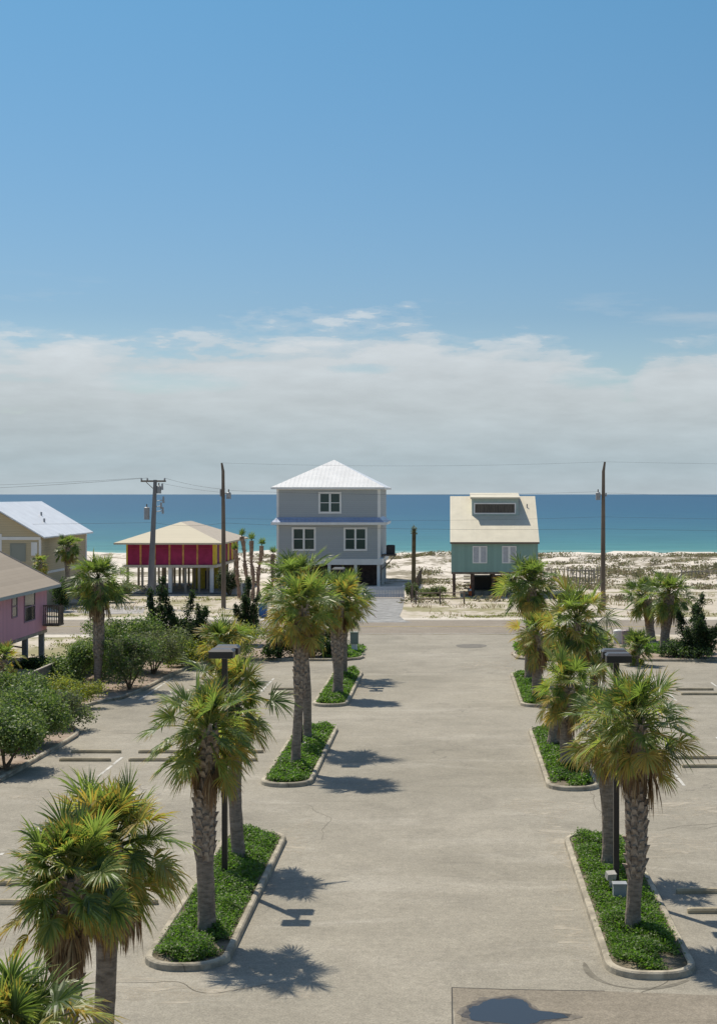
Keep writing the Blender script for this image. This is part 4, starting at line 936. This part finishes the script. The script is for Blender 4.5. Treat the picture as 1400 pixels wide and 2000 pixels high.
mb = MB(); mb.box(0, Wd, -.03, .15, 2.1, 2.276); mb.box(0, Wd, 4, 4.2, 2.08, 2.276); mb.build('floor_beam', M['wood'], e)
brn = mat('dark_brown_stilt', (.10, .065, .05), .9, var=.3)
for x in (.25, 2.0, 3.9, 5.8, Wd-.3):
    for y in (.12, 3.9, 8.2):
        mb = MB(); mb.tube([(x, y, 0), (x, y, 2.12)], .13, 8); mb.build('stilt', brn, e)
mb = MB(); mb.box(1.6, 6.9, 2.2, 8.4, 0, .35); mb.build('deck', M['woodg'], e)
mb = MB(); mb.box(2.2, 6.2, 4.4, 7.6, .352, 1.6); mb.build('storage_room', mat('dark_storage_wall', (.05, .048, .048), .9), e)
mb = MB()
for k in range(7): mb.box(1.15, 1.75, 1.0+.26*k, 1.25+.26*k, .28*k+.05, .28*k+.12)
mb.build('stairs', brn, e)
e = empty('traffic_cone', 'small orange traffic cone under the teal house', 'traffic cone', (at(918, 136.4), 136.4, 0))
mb = MB(); mb.box(-.25, .25, -.25, .25, 0, .06); mb.build('base', M['cone'], e)
mb = MB(); mb.tube([(0, 0, .06), (0, 0, .45)], [.2, .13], 12, 0); mb.tube([(0, 0, .45), (0, 0, .65)], [.13, .09], 12, 1); mb.tube([(0, 0, .65), (0, 0, 1.0)], [.09, .03], 12, 0); mb.build('body', [M['cone'], M['white']], e)
# magenta house
Y0 = 139.0; XL = -30.75; Wd = 8.35; Dp = 15.6
e = empty('magenta_house', 'magenta and yellow beach house on stilts with a low pale hipped roof', 'house', (XL, Y0, 0))
mb = MB(); mb.box(0, Wd, 0, Dp, 2.75, 4.85); mb.build('wall', M['magenta'], e)
mb = MB()
for x, m_ in ((0, .12), (Wd-.12, .2)): mb.box(x-.02, x+m_, -.05, -.003, 2.75, 4.84)
for k in range(6): mb.box(Wd+.003, Wd+.04, .4+k*2.6, 1.5+k*2.6, 2.75, 4.84)
mb.build('yellow_trim', M['yellow'], e)
mb = MB()
for x in (1.35, 2.7, 4.1, 5.4, 6.75): mb.box(x-.09, x+.09, -.05, -.003, 2.75, 4.84)
mb.build('batten', M['orange'], e)
mb = MB(); mb.box(.15, 8.1, -.04, -.003, 4.3, 4.36); mb.build('rail_trim', mat('magenta_rail', (.36, .05, .08), .7), e)
mb = MB()
for k in range(4): mb.box(Wd+.003, Wd+.035, 1.6+k*3.2, 2.6+k*3.2, 2.75, 4.84)
mb.build('violet_panel', M['violet'], e)
mb = MB(); mb.box(-.25, Wd+.25, -.25, Dp, 2.5, 2.746); mb.build('floor_beam', mat('pale_beam', (.55, .50, .42), .8, var=.1), e)
mb = MB(); x0, x1, y0, y1, ze, zr = -1.0, Wd+.95, -1.0, Dp+.9, 4.88, 6.75; xc = (x0+x1)/2
P = [(x0, y0, ze), (x1, y0, ze), (x1, y1, ze), (x0, y1, ze), (xc, y0+6.6, zr), (xc, y1-5.2, zr)]
mb.add(P, [(0, 1, 4), (2, 3, 5)], 0); mb.add(P, [(1, 2, 5, 4), (3, 0, 4, 5)], 1)
rf = mb.build('roof', [M['shingle_cream'], mat('grey_tan_shingles', (.40, .35, .29), .95, var=.1, vscale=3)], e)
mb = MB(); mb.box(x0, x1, y0, y1, ze-.16, ze-.004); mb.build('eave_fascia', mat('cream_fascia', (.60, .52, .38), .7), rf)
for i, x in enumerate((.1, 1.5, 2.7, 4.15, 5.6, 6.9, Wd-.25)):
    for j, y in enumerate((.1, 5, 10, 15)):
        wht = (j == 0 and i in (3, 6)); mb = MB(); q = .16 if wht else .1; mb.box(x-q, x+q, y-q, y+q, 0, 2.496); mb.build('stilt', M['white'] if wht else M['woodg'], e)
mb = MB(); mb.box(5.2, Wd-.4, 6, 11, 0, 2.49); sh = mb.build('ground_floor_room', mat('olive_yellow_wall', (.42, .36, .06), .8, var=.15), e)
mb = MB(); mb.box(6.5, 7.4, 5.95, 5.995, 0, 1.9); mb.build('door', mat('dark_blue_door', (.02, .025, .07), .5), e)
mb = MB(); mb.box(-.6, Wd+2.2, -.6, Dp, .01, .12); mb.build('slab', mat('grey_slab', (.16, .16, .16), .9, var=.2), e)
# cream house
XE = -33.9; Yn = 121.0; Dp = 15.3; Wd = 8.7
e = empty('cream_house', 'cream beach house with a white gabled metal roof at the left edge', 'house', (XE, Yn, 0))
mb = MB(); mb.box(-Wd, 0, 0, Dp, 0, 6.0); mb.add([(-Wd, 0, 6.0), (0, 0, 6.0), (-Wd/2, 0, 8.55)], [(0, 1, 2)]); mb.add([(-Wd, Dp, 6.0), (0, Dp, 6.0), (-Wd/2, Dp, 8.55)], [(0, 2, 1)])
mb.build('wall', M['cream_siding'], e)
mb = MB(); slab(mb, [(.5, -.6, 5.95), (.5, Dp+.6, 5.95), (-Wd/2, Dp+.6, 8.83), (-Wd/2, -.6, 8.83)]); slab(mb, [(-Wd/2-.003, -.6, 8.83), (-Wd/2-.003, Dp+.6, 8.83), (-Wd-.5, Dp+.6, 5.95), (-Wd-.5, -.6, 5.95)])
rf = mb.build('roof', M['white_roof_y'], e)
for (x, y) in ((-2.3, 8.5), (-1.4, 6.2)):
    mb = MB(); z = 5.95+(.5-x)/(Wd/2+.5)*2.88; mb.tube([(x, y, z-.1), (x, y, z+.3)], .09, 8); mb.build('vent_pipe', M['metalg'], rf)
mb = MB(); mb.box(-Wd, .03, -.04, -.003, 5.7, 5.95); mb.box(.003, .05, -.04, Dp, 2.8, 3.0); mb.box(-.12, .05, -.04, .1, 0, 5.7); mb.box(.003, .06, Dp-.4, Dp, 0, 5.85); mb.build('trim', M['white'], e)
tr = mat('grey_green_shutter', (.27, .28, .24), .7)
M['shut'] = tr; window(e, -2.5, -1.2, 3.9, 5.4, -.003, 1, False, 'shut', 'shut', .08)
mb = MB(); mb.box(-3.9, -3.2, -.05, -.003, 3.3, 6.2); mb.build('panel', M['white'], e)
f = window(e, -.75, -.25, 4.4, 5.5, -.003, 1, False, 'white', 'white', .08)
# pink house
XE = -23.55; Yf = 71.5; Yb = 85.4
e = empty('pink_house', 'faded pink wooden house on stilts with a brown hipped roof', 'house', (XE, Yf, 0))
D_ = Yb-Yf; Wd = 9.0
mb = MB(); mb.box(-Wd, 0, 0, D_, 1.6, 4.2, 0); mb.build('wall', M['pink_siding'], e)
def sidewin(y0, y1, z0, z1, dk):
    mb = MB(); t = .07; mb.box(.003, .05, y0, y0+t, z0, z1); mb.box(.003, .05, y1-t, y1, z0, z1); mb.box(.003, .05, y0+t, y1-t, z0, z0+t); mb.box(.003, .05, y0+t, y1-t, z1-t, z1); mb.box(.003, .05, y0+t, y1-t, (z0+z1)/2-.03, (z0+z1)/2+.03)
    f = mb.build('window', mat('mauve_window_frame', (.30, .20, .26), .7), e)
    mb = MB(); mb.box(.003, .02, y0+t+.001, y1-t-.001, z0+t+.001, (z0+z1)/2-.031); mb.build('glass', M['glass'], f)
    mb = MB(); mb.box(.003, .02, y0+t+.001, y1-t-.001, (z0+z1)/2+.031, z1-t-.001); mb.build('upper_glass', M['glassg'], f)
sidewin(9.3, 11.4, 2.35, 4.05, 1); sidewin(7.0, 8.0, 2.8, 4.05, 1); sidewin(3.2, 4.4, 2.3, 4.0, 1); sidewin(.5, 1.7, 2.3, 4.0, 1)
mb = MB(); o_ = .75; x0, x1, y0, y1 = -Wd-o_, o_-.15, -o_, D_+.9; xc = (x0+x1)/2; ze = 4.2; zr = 7.8
P = [(x0, y0, ze), (x1, y0, ze), (x1, y1, ze), (x0, y1, ze), (xc, y0+4.5, zr), (xc, y1-4.5, zr)]
mb.add(P, [(0, 1, 4), (2, 3, 5), (1, 2, 5, 4), (3, 0, 4, 5)]); rf = mb.build('roof', M['shingle'], e)
mb = MB(); mb.box(x0, x1, y0, y1, ze-.18, ze-.004); mb.build('eave_fascia', mat('pale_blue_grey_fascia', (.36, .40, .40), .7), rf)
mb = MB(); mb.tube([P[2], P[5], P[4], P[1]], .06, 6); mb.build('ridge_cap', mat('tan_ridge', (.45, .37, .30), .9, var=.2), rf)
mb = MB(); mb.box(-Wd, .02, -.03, D_+.02, 1.42, 1.597); mb.build('floor_beam', M['woodg'], e)
for y in (.3, 3.6, 6.9, 10.2, 13.5):
    for x in (-.2, -4.2, -8.5):
        mb = MB(); mb.box(x-.14, x+.14, y-.14, y+.14, 0, 1.416); mb.build('stilt', mat('blue_grey_stilt', (.22, .23, .24), .85, var=.2), e)
mb = MB(); mb.tube([(-.2, 10.1, .9), (-.2, 7.0, 1.35)], .05, 5); mb.tube([(-.2, 6.8, .3), (-.2, 3.8, 1.35)], .05, 5); mb.build('brace', M['wood'], e)
mb = MB(); mb.box(.06, .95, D_-1.0, D_+.2, 1.85, 1.95)
for k in range(9): mb.box(.08+.105*k, .13+.105*k, D_-1.0, D_-.96, 1.95, 3.0)
for k in range(11): mb.box(.9, .94, D_-.94+.105*k, D_-.89+.105*k, 1.95, 3.0)
mb.box(.06, .98, D_-1.04, D_-.93, 3.0, 3.08); mb.build('deck', M['wood'], e)
# grey board fence along the left bed
e = empty('board_fence', 'weathered grey board fence between the hedge bed and the pink house', 'fence', (-19.0, 50, 0))
mb = MB(); mb.box(-.02, .02, 0, 47, .03, 1.35); mb.build('boards', M['fence_grey'], e)
mb = MB(); mb.box(-.06, .06, 0, 47, 1.353, 1.41); mb.build('cap_rail', M['woodg'], e)
for k in range(16):
    mb = MB(); mb.box(-.14, -.024, k*3.1, k*3.1+.12, 0, 1.35); mb.build('post', M['woodg'], e)
# sand fences and rail fence
pickets('slatted sand fence on the dune right of the teal house', at(1108, 150), at(1172, 150), 150, 1.9, M['woodg'], .3, .1, 'sand_fence', 'weathered sand fences in the dunes')
pickets('slatted sand fence farther back in the dunes, near the right pole', at(1060, 163), at(1150, 163), 163, 1.3, M['woodg'], .4, .1, 'sand_fence', 'weathered sand fences in the dunes', y1=158)
pickets('slatted sand fence in the dunes at the right edge of the view', at(1330, 158), at(1440, 158), 158, 1.2, M['woodg'], .4, .1, 'sand_fence', 'weathered sand fences in the dunes', y1=161)
def rails(label, px0, px1, Ya, Yb_):
    x0, x1 = at(px0, Ya), at(px1, Yb_); e = empty('rail_fence', label, 'fence', (x0, Ya, 0), 'weathered rail fences round the yard of the teal house'); n = max(2, int(math.hypot(x1-x0, Yb_-Ya)/1.6))
    for k in range(n+1):
        t = k/n; mb = MB(); x = (x1-x0)*t; y = (Yb_-Ya)*t; mb.box(x-.07, x+.07, y-.07, y+.07, 0, 1.15+.2*(k % 2)); mb.build('post', M['wood'], e)
    for z in (.45, .95):
        mb = MB(); mb.tube([(0, 0, z), (x1-x0, Yb_-Ya, z+.03)], .05, 4); mb.build('rail', M['wood'], e)
rails('low weathered rail fence in front of the yard left of the teal house', 812, 906, 126, 126)
rails('weathered rail fence running back from the driveway corner', 803, 822, 128, 160)
# dune grass
rng = np.random.default_rng(77); mb = MB(); n = 3800
X_ = rng.uniform(-45, 48, n); Y_ = rng.uniform(113, 226, n); nzv = np.array([snoise(x*.9, y*1.4) for x, y in zip(X_, Y_)])
ok = (nzv+rng.normal(0, .5, n) > .55) & ~((X_ > -32) & (X_ < 9) & (Y_ > 132) & (Y_ < 168)) & ~(Y_ > 140) & ~((X_ > -8.5) & (X_ < -3) & (Y_ < 134)) & ~((X_ < -33) & (Y_ < 138))
X_, Y_ = X_[ok], Y_[ok]; k = 9
bx0 = np.repeat(X_, k)+rng.normal(0, .35, len(X_)*k); by0 = np.repeat(Y_, k)+rng.normal(0, .35, len(X_)*k)
bz = np.array([gz(x, y) for x, y in zip(bx0, by0)]); h = rng.uniform(.12, .36, len(bx0)); lx = rng.normal(0, .16, len(bx0)); w_ = .035
V = np.stack([np.column_stack([bx0-w_, by0, bz-.02]), np.column_stack([bx0+w_, by0, bz-.02]), np.column_stack([bx0+lx+.012, by0, bz+h]), np.column_stack([bx0+lx-.012, by0, bz+h])], 1).reshape(-1, 3)
mb.arrays(V, np.arange(len(V)).reshape(-1, 4), (rng.random(len(bx0)) < .5).astype(int))
tag(mb.build('dune_grass', [mat('dune_grass_green', (.22, .22, .10), .8, var=.3, vscale=.3, trans=(.3, .3, .13)), mat('dune_grass_dry', (.34, .27, .17), .8, var=.3, vscale=.3, trans=(.36, .28, .17))]), 'tufts of dune grass scattered over the sand', kind='stuff')

# low scrub growing over the dunes and grass patches by the road
def clumps(name, spots, n, size, hmax, mats, label, seed, xs=1.0):
    rng = np.random.default_rng(seed); P = []
    for (x, y, wx, wy) in spots:
        m_ = int(n*wx*wy/10)+6; c = rng.normal(0, .5, (m_, 2))*(wx*1.35, wy)+(x, y)
        f = np.array([math.sin(a*2.1+b*1.3+seed)+math.sin(a*.9-b*2.3) for a, b in c]); c = c[f+rng.normal(0, .4, m_) > (-.4 if 'grass' in name else -1.1)]
        for a, b in c:
            q = rng.normal(0, 1, (12, 3))*(.22, .22, 0)*xs+(a, b, 0); q[:, 2] = np.array([gz(u, v) for u, v in q[:, :2]])+rng.uniform(0, hmax, 12); P.append(q)
    P = np.concatenate(P); V, Fq = quads(P, unit(rng.normal(0, .7, P.shape)+(0, 0, .6)), size, rng, .5)
    mb = MB(); mb.arrays(V, Fq, (rng.random(len(Fq)) < .5).astype(int)); tag(mb.build(name, mats), label, kind='stuff')
SB = [mat('dune_scrub_brown', (.22, .18, .12), .85, var=.35, vscale=.4, trans=(.22, .18, .11)), mat('dune_scrub_green', (.16, .165, .085), .85, var=.35, vscale=.4, trans=(.19, .2, .09))]
spots = []
for (px, py, wx, wy) in ((1090, 1140, 4.5, 4), (1130, 1150, 3, 3), (1060, 1128, 4, 3), (1235, 1128, 3, 5), (1345, 1132, 4, 5), (1390, 1122, 3, 4), (1360, 1092, 5, 4), (1100, 1099, 3, 3), (1180, 1104, 2.5, 3), (1245, 1096, 5, 3), (1310, 1104, 3, 3), (1160, 1112, 2, 2), (845, 1140, 1.6, 4), (835, 1122, 1.2, 4),
      (815, 1095, 3, 3), (865, 1096, 4, 2), (780, 1094, 2, 2), (900, 1150, 1, 2), (1375, 1150, 3, 2), (1220, 1172, 2.5, 2), (1330, 1180, 3, 1.5), (520, 1095, 2, 3), (530, 1120, 2, 2), (220, 1150, 3, 2), (160, 1160, 3, 2), (255, 1155, 2, 2), (1050, 1165, 2.5, 1.5), (960, 1175, 2, 1), (840, 1178, 2, 1), (1260, 1150, 2, 2)):
    x, y = gp(px, py); spots.append((x, y, wx, wy))
rng = np.random.default_rng(4)
for k in range(34): spots.append((rng.uniform(8, 46), rng.choice([160, 175, 190, 205, 216])+rng.normal(0, 3), rng.uniform(.8, 2.6), rng.uniform(.8, 2)))
for k in range(16): spots.append((rng.uniform(-38, 8), rng.choice([180, 196, 210])+rng.normal(0, 3), rng.uniform(1, 3), rng.uniform(.8, 2)))
clumps('dune_scrub', spots, 85, .25, .5, SB, 'low brown and green scrub spreading over the dunes', 3)
GR = [mat('verge_grass', (.19, .22, .06), .8, var=.35, vscale=.5, trans=(.26, .32, .07)), mat('verge_grass_dry', (.30, .27, .12), .8, var=.35, vscale=.5, trans=(.3, .28, .12))]
spots = [(*gp(px, py), wx, wy) for (px, py, wx, wy) in ((930, 1206, 2.5, .8), (985, 1204, 2.5, 1), (1030, 1200, 2, 1.2), (860, 1207, 1.2, .5), (1110, 1204, 3, .8), (1170, 1206, 3, .7), (1330, 1200, 3, .8), (850, 1165, 1.5, 2.5), (835, 1155, 1, 3), (880, 1170, 1.5, 1), (130, 1203, 1.6, .8), (160, 1190, 1.5, 1), (250, 1172, 2.5, .8), (420, 1172, 2.5, 1), (380, 1168, 2.5, 1), (530, 1208, 2, .5), (465, 1205, 1.5, 1.5), (350, 1190, 2, 1), (300, 1175, 2, 1), (170, 1262, 2.5, 1.5), (205, 1250, 2.5, 2))]
clumps('verge_grass', spots, 190, .13, .13, GR, 'patchy yellow green grass on the sandy road verges', 9, .8)
sheet('asphalt_patch', [(gp(920, 1262)[0]+.95*math.cos(a)*(1+.08*math.sin(3*a)), gp(920, 1262)[1]+1.3*math.sin(a)*(1+.1*math.sin(2*a+1))) for a in [2*math.pi*k/28 for k in range(28)]], .0125, mat('dark_sunken_asphalt', (.13, .12, .10), .9, col2=(.19, .17, .145), vscale=4))
